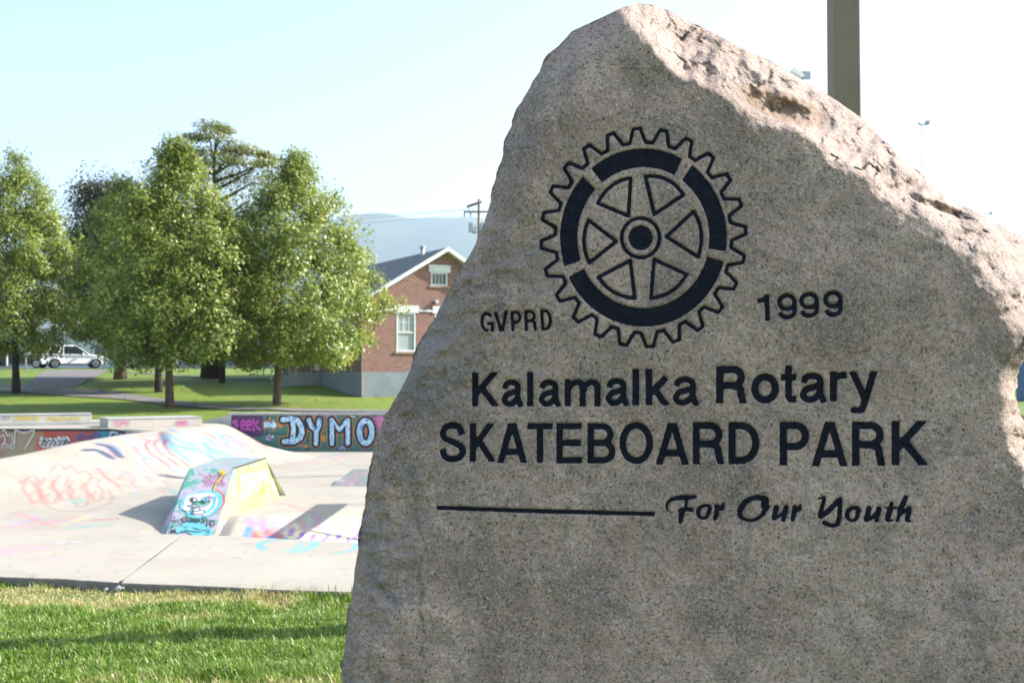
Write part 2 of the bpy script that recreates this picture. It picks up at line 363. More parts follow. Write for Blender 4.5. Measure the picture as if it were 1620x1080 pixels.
# ------------------------------------------------------------------ lettering shapes
def clipbox(f, x0, y0, x1, y1):
    def g(X, Y): return np.maximum(f(X, Y), np.maximum(np.maximum(x0-X, X-x1), np.maximum(y0-Y, Y-y1)))
    g.bb = (x0, y0, x1, y1); g.hw = 1; return g
def glyph(ch, x0, y0, x1, y1, h):
    l, r, t, b = x0+h, x1-h, y0+h, y1-h; W, H = r-l, b-t; m = (y0+y1)/2; cx = (x0+x1)/2
    P = lambda u, v: (l+u*W, t+v*H)
    st = lambda pts, **k: stroke(pts, h, **k)
    stem = lambda x: st([(x, y0), (x, y1)])
    def bowl(ya, yb, xr, xs=None):
        ry = (yb-ya)/2; rx = min((xr-l)*.55, ry*1.0); xs = xr-rx
        return st([(l, ya), (xs, ya)]+arc(xs, ya+ry, rx, ry, -90, 90)+[(l, yb)], butt=False)
    if ch == 'S': g = [st(spline([P(.97, .29), P(.83, .07), P(.5, 0), P(.17, .06), P(.03, .24), P(.16, .40), P(.5, .49), P(.86, .60), P(1, .77), P(.85, .94), P(.5, 1), P(.14, .93), P(0, .70)]))]
    elif ch == 'K': g = [stem(l), st([(l, y0+(y1-y0)*.66), (x1-h*1.3+4, y0-4*(y1-y0)/(x1-x0))], butt=False), st([P(.28, .42), (x1-h*.9+2.5, y1+4)], butt=False)]
    elif ch == 'k': g = [stem(l), st([(l, y1-(y1-y0)*.28), (x1-h*1.4+2, y0+(y1-y0)*.27-2)]), st([P(.34, .58), (x1-h+2, y1+4)], butt=False)]
    elif ch == 'A': g = [st([(cx-h*.1, y0-3), (x0+h*.95-1, y1+3)], butt=False), st([(cx+h*.1, y0-3), (x1-h*.95+1, y1+3)], butt=False), st([(x0+.28*(x1-x0), y0+.72*(y1-y0)), (x1-.28*(x1-x0), y0+.72*(y1-y0))])]
    elif ch == 'V': g = [st([(x0+h*.95-1, y0-3), (cx-h*.1, y1+3)], butt=False), st([(x1-h*.95+1, y0-3), (cx+h*.1, y1+3)], butt=False)]
    elif ch == 'T': g = [st([(x0, t), (x1, t)]), stem(cx)]
    elif ch == 'E': g = [stem(l), st([(x0, t), (x1, t)]), st([(x0, m-h*.1), (x1-h*.3, m-h*.1)]), st([(x0, b), (x1, b)])]
    elif ch == 'B': g = [stem(l), bowl(t, m-h*.1, r-h*.5), bowl(m-h*.1, b, r)]
    elif ch == 'P': g = [stem(l), bowl(t, y0+.57*(y1-y0), r)]
    elif ch == 'R': g = [stem(l), bowl(t, y0+.52*(y1-y0), r-h*.3), st(spline([P(.5, .52), P(.86, .60), P(.93, .80), (r+h*.2, y1+1)]))]
    elif ch == 'D': g = [stem(l), st([(l, t), (l+W*.38, t)]+arc(l+W*.38, m, W*.62, H/2, -90, 90)+[(l, b)], butt=False)]
    elif ch == 'O': g = [st(arc(cx, m, W/2, H/2, 0, 345, 23), closed=True)]
    elif ch == 'G': g = [st(arc(cx, m, W/2, H/2, -35, -325+35, 22)), st([(r, m+h*.3), (r, y1)]), st([(cx, m+h), (x1, m+h)])]
    elif ch == 'o': g = [st(arc(cx, m, W/2, H/2, 0, 345, 23), closed=True)]
    elif ch == 'l': g = [stem(cx)]
    elif ch == 'a': g = [st(spline([P(.03, .30), P(.14, .07), P(.48, 0), P(.80, .08), P(.88, .30), P(.88, .75), (x1-h*.4, y1)])), st(spline([P(.88, .38), P(.55, .47), P(.2, .55), P(0, .78), P(.13, .96), P(.38, 1), P(.66, .90), P(.88, .66)]), butt=False)]
    elif ch == 'm': g = [stem(l)]+[st([(xb, y1)]+spline([(xb, y0+H*.5), (xb-h*.3, t+h*.6), (xb-W*.22, t), (xb-W*.42, t+H*.16), (xb-W*.48, t+H*.4)])) for xb in (cx, r)]
    elif ch == 't': g = [st([(cx, y0), (cx, b-h*1.2)]+spline([(cx, b-h), (cx+h*.5, b-h*.1), (x1, b-.0)], 4)[1:]), st([(x0, y0+(y1-y0)*.25+h*.7), (x1, y0+(y1-y0)*.25+h*.7)])]
    elif ch == 'r': g = [stem(l), st(spline([(l, y0+H*.45), (l+W*.3, t+h*.5), (x1, t+h*.1)], 6))]
    elif ch == 'y': g = [st([(x0+h, y0-2), (cx+h*.3, y0+(y1-y0)*.62)], butt=False), st([(x1-h, y0-2), (cx+h*.6, y0+(y1-y0)*.70)]+spline([(cx+h*.3, y0+(y1-y0)*.76), (cx-h*.5, b-h*.1), (cx-h*2.6, b)], 5), butt=False)]
    elif ch == '1': g = [st([(r-h*.2, y0), (r-h*.2, y1)]), st(spline([(x0, y0+H*.30), (cx, y0+H*.24), (r, y0+h*.4)], 5))]
    elif ch == '9': ry = H*.31; g = [st(arc(cx, t+ry, W/2, ry, 0, 345, 20), closed=True), st([(r, t+ry)]+spline([(r, t+H*.5), (r-W*.08, b-H*.12), (cx, b), P(.15, .93), P(.03, .76)], 6))]
    f = union(g)
    lo = y0-1 if ch in 'yO' else y0
    return clipbox(f, x0-1, y0-(.6 if ch in 'OSoaG9' else 0), x1+1, y1+(.6 if ch in 'OSoaG9' else 0))
def rotf(f, cx, cy, deg):
    a = math.radians(deg); c, s = math.cos(a), math.sin(a)
    def g(X, Y):
        dx, dy = X-cx, Y-cy; return f(cx+dx*c+dy*s, cy-dx*s+dy*c)
    m = 4; g.bb = (f.bb[0]-m, f.bb[1]-m, f.bb[2]+m, f.bb[3]+m); g.hw = f.hw; return g
LET = []    # (object name, label, sdf)
def L(ch, x0, y0, x1, y1, h, rot=0):
    f = glyph(ch, x0, y0, x1, y1, h)
    if rot: f = rotf(f, (x0+x1)/2, (y0+y1)/2, rot)
    LET.append(('digit' if ch.isdigit() else 'letter', None, f))
for a in (('S', 694.5, 667, 737.5, 731, 5.3), ('K', 743, 669, 784, 730, 5.3), ('A', 787, 669, 833.5, 732, 5.3), ('T', 834, 668.5, 874.5, 732, 5.3), ('E', 880, 668.5, 920.6, 733, 5.3),
          ('B', 929, 668.5, 973.8, 733, 5.4), ('O', 979.5, 667, 1033.4, 734, 5.5), ('A', 1037, 668.5, 1089.6, 735, 5.6), ('R', 1095.6, 667, 1145, 734, 5.8), ('D', 1152, 667, 1201.5, 734, 6),
          ('P', 1233, 666.5, 1280.4, 736, 6.1), ('A', 1284, 666.5, 1340.6, 737.5, 6.1), ('R', 1347.5, 666.5, 1400, 736.5, 6.2), ('K', 1410, 665.5, 1467.6, 736, 6.4),
          ('K', 746.6, 588.5, 790, 643, 5.1), ('a', 793, 600, 827, 643.5, 4.8), ('l', 833.5, 587.3, 844, 643, 5.2), ('a', 852, 600, 886.6, 643.3, 4.8), ('m', 893, 599.2, 950.4, 643, 5.2),
          ('a', 958, 597.6, 994.5, 642, 5), ('l', 999.9, 583, 1011.6, 641.5, 5.7), ('k', 1021, 583, 1060, 641, 5.5), ('a', 1064, 595, 1105, 641.5, 5.1),
          ('R', 1132.6, 578.3, 1180.5, 638, 6), ('o', 1188, 590, 1232.5, 638.5, 6), ('t', 1235, 577.8, 1259.8, 637, 5.6), ('a', 1265, 589, 1307, 637.3, 5.5), ('r', 1312.6, 586.8, 1340, 635, 5.7), ('y', 1342, 587, 1388.6, 654, 5.7),
          ('G', 759.5, 492.8, 781, 525.3, 2.8, -3), ('V', 782, 491.5, 804, 524.7, 2.8, -3), ('P', 808, 490.8, 825.5, 524.2, 2.8, -3), ('R', 829.5, 489.8, 849.5, 523.6, 2.8, -3), ('D', 855, 488.8, 873.5, 523, 2.8, -3),
          ('1', 1198, 466, 1218.5, 508, 4.1, -2), ('9', 1229, 463.5, 1261, 505.5, 3.8, -2), ('9', 1264, 461.3, 1296, 503, 3.8, -2), ('9', 1302, 459.3, 1333.6, 501.5, 3.8, -2)): L(*a)
def script(ox, strokes):
    g = []
    for s in strokes:
        P = spline([(p[0], p[1], p[2]) for p in s], 4) if False else None
        pts = [(ox+p[0]/8.1, 770+p[1]/8.1) for p in s]; hs = [p[2]/8.1 for p in s]
        sp = spline(pts, 4); hh = list(np.interp(np.arange(len(sp))/4, range(len(hs)), hs))
        g.append(stroke(sp, hh, butt=False))
    LET.append(('script_letter', None, union(g)))
script(1045, [[(140, 345, 4), (88, 290, 15), (80, 225, 21), (130, 165, 27), (230, 140, 33), (350, 132, 34), (435, 125, 28)], [(335, 165, 22), (322, 260, 22)], [(240, 300, 25), (300, 287, 30), (400, 290, 31)], [(275, 305, 46), (265, 380, 37), (255, 450, 26)]])
script(1045, [[(560, 237, 22), (495, 270, 30), (485, 350, 31), (530, 400, 24), (585, 385, 24), (622, 310, 30), (632, 258, 28), (590, 237, 24), (560, 237, 22)]])
script(1045, [[(725, 255, 36), (717, 340, 34), (700, 405, 27)], [(700, 238, 20), (760, 268, 33), (792, 268, 32), (800, 212, 18)]])
script(1045, [[(1250, 128, 35), (1120, 168, 35), (1035, 260, 44), (1015, 350, 35), (1060, 405, 27), (1170, 425, 20), (1290, 370, 27), (1350, 265, 40)], [(1240, 127, 34), (1340, 165, 48), (1335, 230, 57), (1362, 265, 30), (1402, 247, 11)]])
script(1045, [[(1482, 262, 38), (1466, 340, 36), (1450, 405, 28), (1500, 385, 22), (1565, 335, 24)], [(1606, 265, 38), (1590, 340, 37), (1572, 420, 30)]])
script(1250, [[(60, 275, 36), (45, 350, 34), (30, 418, 28)], [(50, 245, 20), (112, 285, 34), (130, 225, 16)]])
script(1250, [[(358, 155, 10), (430, 132, 24), (422, 205, 28), (400, 290, 32), (388, 370, 38), (440, 345, 36), (520, 278, 38), (600, 190, 36), (652, 135, 16)], [(643, 170, 28), (637, 280, 33), (626, 400, 34), (598, 480, 30), (520, 492, 30), (440, 458, 34)]])
script(1250, [[(800, 265, 27), (738, 310, 37), (730, 385, 30), (780, 430, 22), (848, 400, 28), (868, 315, 35), (860, 272, 32), (800, 265, 27)], [(870, 305, 30), (905, 308, 18)]])
script(1250, [[(1008, 280, 40), (993, 350, 38), (975, 418, 33), (1045, 390, 26), (1110, 330, 28)], [(1137, 278, 38), (1117, 360, 38), (1105, 430, 27)]])
script(1250, [[(1302, 205, 26), (1275, 300, 41), (1255, 380, 40), (1245, 428, 24), (1312, 425, 16)], [(1220, 266, 15), (1350, 266, 19)]])
script(1250, [[(1480, 130, 28), (1450, 200, 38), (1407, 300, 37), (1375, 432, 23)], [(1400, 380, 12), (1465, 312, 25), (1530, 265, 27), (1516, 340, 37), (1500, 422, 33), (1550, 432, 12)]])
LET.append(('rule_line', None, stroke([(690, 802.6), (860, 808.3), (1036, 812.6)], 3.6)))
ECX, ECY = 1017.8, 376.0
gear = []
for k in range(24):
    a = 3.7+15*k
    for da, rx, ry in ((-5.3, 139.5, 150.5), (-1.9, 162, 172.5), (1.9, 162, 172.5), (5.3, 139.5, 150.5)):
        q = math.radians(a+da); gear.append((ECX+rx*math.cos(q), ECY-ry*math.sin(q)))
LET.append(('gear_outline', None, stroke(gear, 3.1, closed=True)))
for a0, a1 in ((62, 129), (136.5, 199), (206, 344.5), (-9, 54.5)):
    o = [(ECX+132*math.cos(math.radians(a)), ECY-141*math.sin(math.radians(a))) for a in np.linspace(a0, a1, 40)]
    i = [(ECX+104*math.cos(math.radians(a)), ECY-111*math.sin(math.radians(a))) for a in np.linspace(a1, a0, 40)]
    LET.append(('rim_segment', None, polyf(o+i)))
Z = lambda x, y: (820+x/2.7, 180+y/2.7)
for tri in (((480, 275), (470, 437), (340, 382), (398, 308)), ((705, 347), (580, 430), (543, 268), (635, 282)), ((768, 612), (632, 525), (748, 418), (781, 505)),
            ((566, 788), (580, 622), (718, 686), (655, 757)), ((342, 698), (478, 627), (498, 788), (408, 762)), ((300, 455), (418, 545), (303, 637), (280, 545))):
    A, B, C, Q = tri
    mid = ((A[0]+C[0])/2, (A[1]+C[1])/2); ctl = (Q[0]*2-mid[0], Q[1]*2-mid[1])
    arcp = [((1-t)**2*C[0]+2*(1-t)*t*ctl[0]+t*t*A[0], (1-t)**2*C[1]+2*(1-t)*t*ctl[1]+t*t*A[1]) for t in np.linspace(0, 1, 10)][1:-1]
    LET.append(('spoke_opening', None, stroke([Z(*p) for p in [A, B, C]+arcp], 3.3, closed=True)))
LET.append(('hub_ring', None, stroke([Z(522+81*math.cos(a), 530+84*math.sin(a)) for a in np.linspace(0, 2*PI, 36)[:-1]], 3.3, closed=True)))
LET.append(('hub', None, polyf([Z(522+52*math.cos(a), 530+54*math.sin(a)) for a in np.linspace(0, 2*PI, 30)[:-1]])))
# ------------------------------------------------------------------ the stone
SIL_L = [(1010, 5), (985, 12), (950, 30), (905, 50), (870, 85), (840, 130), (815, 180), (797, 230), (785, 280), (765, 350), (745, 400), (715, 450), (690, 500), (665, 540), (640, 600), (612, 650), (592, 700), (583, 760), (573, 830), (560, 900), (548, 1000), (538, 1085), (515, 1250), (490, 1600)]
SIL_R = [(1010, 5), (1040, 9), (1085, 29), (1150, 63), (1230, 103), (1290, 138), (1340, 170), (1380, 203), (1420, 243), (1470, 288), (1520, 323), (1570, 350), (1620, 374), (1665, 420), (1690, 480), (1672, 530), (1640, 556), (1618, 574), (1609, 600), (1608, 625), (1613, 650), (1622, 668), (1650, 700), (1680, 760), (1690, 900), (1700, 1080), (1710, 1600)]
RIDGE = [(960, -40), (985, 10), (1012, 52), (1045, 92), (1080, 118), (1130, 142), (1170, 168), (1200, 190), (1260, 212), (1330, 252), (1400, 300), (1450, 342), (1500, 378), (1550, 422), (1590, 470), (1606, 530), (1600, 575), (1592, 600), (1587, 622), (1590, 660), (1603, 700), (1630, 750), (1645, 900), (1650, 1080), (1660, 1620)]
def spl1(P, ys):
    P = np.array(P, float); return np.interp(ys, P[:, 1], P[:, 0])
def dpoly(X, Y, P):
    d = np.full(X.shape, 1e9)
    for a, b in zip(P, P[1:]): d = np.minimum(d, d_seg(X, Y, a, b))
    return d
_fr = np.random.default_rng(5)
def _facets(n, g, o):
    r = []
    while len(r) < n:
        x, y = _fr.uniform(960, 1720), _fr.uniform(-10, 760)
        yr = np.interp(x, [960, 1010, 1230, 1400, 1600, 1700], [-10, 20, 150, 270, 430, 560])
        if abs(y-yr) < 120 or x > 1560: r.append((x, y, _fr.normal()*g, _fr.normal()*g, _fr.normal()*o))
    return r
FACETS = [(_facets(60, .014, .5), .0075, 0), (_facets(230, .03, .45), .0028, 0)]
def stone_depth(X, Y):
    X = np.asarray(X, float); Y = np.asarray(Y, float)
    dr = dpoly(X+14*fbm(X/70, Y/70, 3, 2), Y+8*fbm(X/35, Y/35, 3, 4), RIDGE)
    side = polyf(RIDGE+[(2200, 1620), (2200, -40)]); side.bb = None
    Xw = X+14*fbm(X/70, Y/70, 3, 2); Yw = Y+8*fbm(X/35, Y/35, 3, 4)
    sgn = np.where(side(Xw, Yw) < 0, 1, -1); dr = dr*sgn
    soft = 4*np.log1p(np.exp(np.clip(dr/4, -30, 30)))
    bevel = soft/600*2.0
    dl = dpoly(X, Y, SIL_L); R = 62+20*fbm(Y/90, X/90, 2, 8)
    e = np.clip(dl/R, 0, 1); rnd = .085*(1-e)**2
    dr2 = dpoly(X, Y, SIL_R); e2 = np.clip(dr2/14, 0, 1); rnd2 = .02*(1-e2)**2
    top = ss(190, 20, Y)*.07*ss(-10, -60, dr)*1.0
    rough = .55+1.6*ss(170, 20, dl)*ss(250, 500, Y)+.6*ss(60, 10, dl)+1.9*ss(-2, 18, dr)
    d = 3.0+.018*fbm(X/330, Y/330, 2, 1)+rough*(.0075*fbm(X/55, Y/55, 5, 3)+.004*fbm(X/20, Y/16, 4, 6))+.0009*fbm(X/5, Y/5, 2, 9)
    m = dr > -8; Xm, Ym = Xw[m]+9*fbm(X[m]/16, Y[m]/16, 3, 17), Yw[m]+9*fbm(X[m]/16+5, Y[m]/16, 3, 19)
    for K, amp, off in FACETS:
        best = np.full(Xm.shape, 1e18); val = np.zeros(Xm.shape)
        for kx, ky, gx_, gy_, o_ in K:
            q = (Xm-kx)**2+((Ym-ky)*1.35)**2; c = q < best; best = np.where(c, q, best); val = np.where(c, o_+gx_*(Xm-kx)+gy_*(Ym-ky), val)
        d[m] += amp*val*ss(-4, 12, dr[m])
    # undercut shelf in the broken upper face
    u = (X-1238)/86; v = (Y-170-(X-1238)*.33)/24; lens = np.clip(1-u*u-v*v, 0, 1)
    d = d+.060*np.sqrt(lens)*ss(-.9, .75, v)
    u = (X-1490)/55; v = (Y-328-(X-1490)*.38)/11; lens = np.clip(1-u*u-v*v, 0, 1)
    d = d+.05*np.sqrt(lens)*ss(-.9, .7, v)
    # long cracks low on the left flank
    ck = dpoly(X+5*fbm(X/20, Y/20, 3, 5), Y, [(655, 790), (668, 850), (660, 930), (668, 1010), (660, 1090)]); d = d+.006*np.exp(-(ck/3)**2)
    return d+bevel+rnd+rnd2-top*0+top*.6, dr
def lettering_recess(X, Y):
    rec = np.zeros(X.shape)
    for _, _, f in LET:
        x0, y0, x1, y1 = f.bb; m = f.hw+5
        s = (X > x0-m) & (X < x1+m) & (Y > y0-m) & (Y < y1+m)
        if s.any():
            d = f(X[s], Y[s])+.35*fbm(X[s]/4, Y[s]/4, 2, 11); rec[s] = np.maximum(rec[s], .0085*ss(1.6, -2.2, d))
    return rec
ys = np.concatenate([5+(np.linspace(0, 1, 30)**1.6)*40, np.arange(47, 1085, 2.1), np.linspace(1090, 1600, 34)])
NF = 470
xl = spl1(SIL_L, ys); xr = spl1(SIL_R, ys)
wobl = 3.0*fbm(ys/26, ys*0, 4, 21)+.5*fbm(ys/6, ys*0, 2, 25); wobr = 3.5*fbm(ys/22, ys*0, 4, 31)+1.2*fbm(ys/6, ys*0, 2, 35)
fade = ss(5, 40, ys); xl = xl+wobl*fade; xr = xr+wobr*fade
sF = np.linspace(0, 1, NF); sB = .5+.5*np.cos(np.linspace(0, PI, 76))[1:-1]
XF = xl[:, None]+(xr-xl)[:, None]*sF; YF = np.repeat(ys[:, None], NF, 1)
DF, drF = stone_depth(XF, YF); DF = DF+lettering_recess(XF, YF)
XB = xl[:, None]+(xr-xl)[:, None]*(.002+.996*sB); YB = np.repeat(ys[:, None], len(sB), 1)
wid = np.clip((xr-xl)/500, 0, 1)[:, None]
DB = DF[:, :1]*(1-sB)+DF[:, -1:]*sB+(.012+.62*np.sin(PI*sB)**.6)*wid+.03*fbm(XB/60, YB/60, 3, 41)*np.sin(PI*sB)
P = np.stack(at_depth(np.concatenate([XF, XB], 1), np.concatenate([YF, YB], 1), np.concatenate([DF, DB], 1)), -1)
P[:, :, 2] = np.maximum(P[:, :, 2], -.25)
me = grid_mesh('boulder', P[:, ::-1], True, closeU=True)
# stain attribute: r moss, g rust, b dark wash
Xa = np.concatenate([XF, XB], 1)[:, ::-1]; Ya = np.concatenate([YF, YB], 1)[:, ::-1]
ATT = np.zeros((*Xa.shape, 4), np.float32); ATT[..., 3] = 1
ATT[..., 0] = np.exp(-(((Xa-1603)/16)**2+((Ya-575)/50)**2))*.9
u = (Xa-1238)/86; v = (Ya-168-(Xa-1238)*.33)/27; ATT[..., 1] = ss(1.0, .5, u*u+v*v)
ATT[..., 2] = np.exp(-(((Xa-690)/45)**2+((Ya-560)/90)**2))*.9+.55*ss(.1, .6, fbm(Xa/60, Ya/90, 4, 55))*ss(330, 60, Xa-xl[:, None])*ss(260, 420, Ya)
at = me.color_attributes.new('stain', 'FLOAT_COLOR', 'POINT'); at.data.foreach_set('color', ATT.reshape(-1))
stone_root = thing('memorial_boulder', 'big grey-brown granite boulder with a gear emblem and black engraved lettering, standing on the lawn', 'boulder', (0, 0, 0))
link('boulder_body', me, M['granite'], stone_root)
def stone_map(X, Y):
    D, _ = stone_depth(X, Y); return at_depth(X, Y, D+.0042)
emb_parts = ('gear_outline', 'rim_segment', 'spoke_opening', 'hub_ring', 'hub')
for nm, lb, f in LET:
    link(nm, sdf_mesh(nm, f, 1.5, stone_map, thr=1.2), M['navy'], stone_root)
def rebase(root, loc):
    root.location = loc
    for o in COL.objects:
        if o.parent == root: o.matrix_parent_inverse = Matrix.Translation(-Vector(loc))
rebase(stone_root, (.45, 3.3, 0))
# ------------------------------------------------------------------ terrain
TB = [(-50, 0), (34, 0), (36.2, .02), (37.5, .06), (43, .26), (45, .32), (53, .60), (62, 1.2), (72, 1.7), (77.5, 1.86), (100, 1.95), (140, 2.0), (20000, 2.0)]
def terrain(X, Y):
    X = np.asarray(X, float); Y = np.asarray(Y, float)
    z = np.interp(Y, [p[0] for p in TB], [p[1] for p in TB])
    right = ss(-9.6, -8.6, X)*ss(36.0, 36.2, Y)
    z = z*(1-right)+right*np.maximum(z, .28)
    z = z-.17*ss(-11, -6.5, X)*np.exp(-((Y-54)/5)**2)
    return z
HX0, HX1, HY0, HY1 = -24.2, 16.2, 9.2, 36.05       # skatepark footprint
def hit(px, py, zf, d0=4, d1=140, n=2600, below=True):
    a, b, c = ray(px, py); k = np.linspace(d0, d1, n); z = CAM_Z+c*k/b
    g = z-zf(a*k/b, k)
    i = np.nonzero(g < 0)[0]
    if len(i) == 0: i = [n-1]
    i = i[0]; y = k[i]
    if i > 0: t = g[i-1]/(g[i-1]-g[i]+1e-12); y = k[i-1]+(k[i]-k[i-1])*t
    return float(a*y/b), float(y), float(zf(np.array(a*y/b), np.array(y)))
gx = np.unique(np.concatenate([-np.geomspace(40, 6000, 26), np.arange(-40, 40.1, .8), np.geomspace(40, 6000, 26), [HX0, HX1]]))
gy = np.unique(np.concatenate([-np.geomspace(.5, 600, 10), np.arange(0, 110, .8), np.geomspace(110, 9000, 26), [HY0, HY1, 36.2, 37.5]]))
GX, GY = np.meshgrid(gx, gy); GZ = terrain(GX, GY)
# a shallow hollow in the left meadow keeps the ground off the basin: the footprint is left open
cx_, cy_ = (GX[:-1, :-1]+GX[1:, 1:])/2, (GY[:-1, :-1]+GY[1:, 1:])/2
keep = ~((cx_ > HX0) & (cx_ < HX1) & (cy_ > HY0) & (cy_ < HY1))
me = grid_mesh('lawn', np.stack([GX, GY, GZ], -1), True, mask=keep)
tag(link('lawn', me, M['lawn']), kind='structure')
def tgrid(X, Y):   # same linear interpolation as the sheet
    return terrain(X, Y)
def strip(name, cols, z, mat, **k):
    """cols: list of (px, ytop, ybottom) traced on the sloping lawn, converted to ground positions"""
    rows = []
    for px, a, b in cols:
        p0 = hit(px, a, terrain, 30, 110); p1 = hit(px, b, terrain, 30, 110)
        rows.append([(p0[0]+(p1[0]-p0[0])*t, p0[1]+(p1[1]-p0[1])*t) for t in np.linspace(0, 1, 9)])
    A = np.array(rows); n = len(cols); tt = np.linspace(0, n-1, (n-1)*5+1)
    A = np.stack([np.stack([np.interp(tt, range(n), A[:, j, i]) for j in range(9)], 1) for i in (0, 1)], -1)
    P = np.concatenate([A, (terrain(A[..., 0], A[..., 1])+z)[..., None]], -1)
    return tag(link(name, grid_mesh(name, P, True), mat), kind='structure', **k)
strip('driveway', [(50, 603, 606), (60, 594, 613), (75, 586.3, 617), (95, 586.2, 618), (110, 586.2, 616), (130, 586.2, 607), (150, 586.2, 598), (168, 586.2, 588)], .036, M['asphalt'])
strip('footpath', [(-110, 612, 622), (-50, 611, 622), (0, 610.5, 621), (40, 609, 622), (80, 611, 625), (120, 615, 628), (160, 618, 630), (200, 622.5, 633), (250, 631, 640), (330, 640.5, 647), (400, 645, 650), (460, 647, 651.5), (520, 648.6, 652.3), (620, 650, 652.8), (900, 651, 653.5), (1400, 651, 653.5)], .040, M['asphalt'])
strip('side_path', [(168, 587.3, 588.4), (230, 590, 591.6), (300, 595, 597), (345, 597.5, 599.5), (420, 599, 601), (460, 600, 602)], .030, M['asphalt'])
P = np.array([[(x, y, float(terrain(x, y))+.03) for x in np.linspace(-80, 60, 71)] for y in (79.8, 82, 84.5, 88, 92, 96, 100, 104, 108)])
tag(link('road', grid_mesh('road', P), M['lot']), kind='structure')
k = MB()
for x0, x1, y in ((-80, -34.6, 79.4), (-25.5, 60, 79.4)):
    k.box(x0, x1, y, y+.3, 1.6, 2.06)
tag(k.build('kerb', M['greyc']), kind='structure')
def gpt(px, py, z): 
    a, b, c = ray(px, py); k = (z-CAM_Z)/c; return float(a*k), float(b*k)
tz = .085
FR = [gpt(x, y, tz) for x, y in ((-1100, 880), (-400, 893), (-150, 903), (0, 909.5), (95, 913), (190, 919.5), (290, 922), (400, 926.5), (555, 932.5), (800, 941), (1250, 957))]
BK = [gpt(x, y, tz) for x, y in ((-1250, 834), (-520, 836), (-200, 838), (0, 839.5), (130, 840), (288, 846), (360, 847.5), (430, 851), (570, 858.5), (800, 870), (1250, 890))]
BKX = [p[0] for p in BK]; BKY = [p[1] for p in BK]
# ------------------------------------------------------------------ skatepark surface
SP = [(-26, 17.5, -.62), (-16.5, 18.3, -.58), (-13.2, 20.2, -.50), (-11.4, 23.0, -.36), (-10.9, 26.0, -.24), (-10.55, 28.2, -.10), (-10.1, 29.9, -.02), (-9.7, 31.4, 0), (-9.2, 33, 0)]
def park_z(X, Y):
    X = np.asarray(X, float); Y = np.asarray(Y, float)
    fl = -.88+.012*(28-Y)*0
    # lower bowl by the walkway
    edge = np.interp(X, [-9, -6, -4.7, -2.7, 3, 16], [21.2, 20.6, 19.75, 21.2, 21.6, 21.6])
    wid = np.interp(X, [-6.2, -5.0], [3.4, 1.9])
    dep = np.interp(X, [-9.8, -6.4, -5.0], [0, .34, .62])
    fl = fl-dep*ss(0, 1, (edge-Y)/wid)**.85
    # near bank up to the walkway
    yb_ = np.interp(X, BKX, BKY); nb = ss(yb_+2.1, yb_+.05, Y); fl = fl*(1-nb)+(-.02)*nb
    # rolling spine
    d = np.full(np.broadcast(X, Y).shape, 1e9); zr = np.zeros_like(d); sd_ = np.zeros_like(d)
    for a, b in zip(SP, SP[1:]):
        dx, dy = b[0]-a[0], b[1]-a[1]; L_ = dx*dx+dy*dy
        t = np.clip(((X-a[0])*dx+(Y-a[1])*dy)/L_, 0, 1); q = np.hypot(X-a[0]-t*dx, Y-a[1]-t*dy)
        m = q < d; d = np.where(m, q, d); zr = np.where(m, a[2]+t*(b[2]-a[2]), zr)
        sd_ = np.where(m, np.sign((X-a[0])*dy-(Y-a[1])*dx), sd_)
    W = np.where(sd_ > 0, 3.4, 2.6)
    t = np.clip(1-d/W, 0, 1); prof = np.where(t < .5, 2*t*t, 1-2*(1-t)**2)*.35+t*.65
    prof = np.where(sd_ > 0, prof, ss(0, 1, t))
    pit = np.where((sd_ < 0) & (Y < 32.35), -1.15, fl)
    low = np.where(sd_ > 0, fl, pit)
    z = low+(zr-low)*prof
    # back deck with its bank down to the right
    bank = np.interp(X, [-30, -9.25, -8.9, -7.6, -7.1, 30], [0, 0, -.07, -.76, -.88, -.88])
    bank = (bank+np.interp(X-.12, [-30, -9.25, -8.9, -7.6, -7.1, 30], [0, 0, -.07, -.76, -.88, -.88])+np.interp(X+.12, [-30, -9.25, -8.9, -7.6, -7.1, 30], [0, 0, -.07, -.76, -.88, -.88]))/3
    lip = np.interp(X, [-30, -11.0, -10, -9, -7], [32.38, 32.38, 31.8, 30.5, 29.5])
    kw = np.interp(X, [-11.4, -10.2, -8.5], [.05, 1.8, 3.5]); on = ss(0, 1, np.clip((Y-lip)/kw+1, 0, 1))
    z = np.maximum(z, low+(np.maximum(bank, low)-low)*on)
    # right side bank
    rb = ss(11, 14, X); z = z*(1-rb)+0*rb
    lb = ss(-21, -23.5, X); z = z*(1-lb)+0*lb
    return z
px_ = np.unique(np.concatenate([np.arange(HX0, -17, .25), np.arange(-17, -1.5, .045), np.arange(-1.5, HX1+.2, .3)])); px_[-1] = HX1
py_ = np.unique(np.concatenate([np.arange(9.2, 17.5, .15), np.arange(17.5, 24, .045), np.arange(24, 30, .06), np.arange(30, 36.06, .08), [32.30, 32.38]])); py_[-1] = 36.05
BX, BY = np.meshgrid(px_, py_); BZ = park_z(BX, BY)
me = grid_mesh('skatepark_floor', np.stack([BX, BY, BZ], -1), True)
PC = np.zeros((*BX.shape, 4))
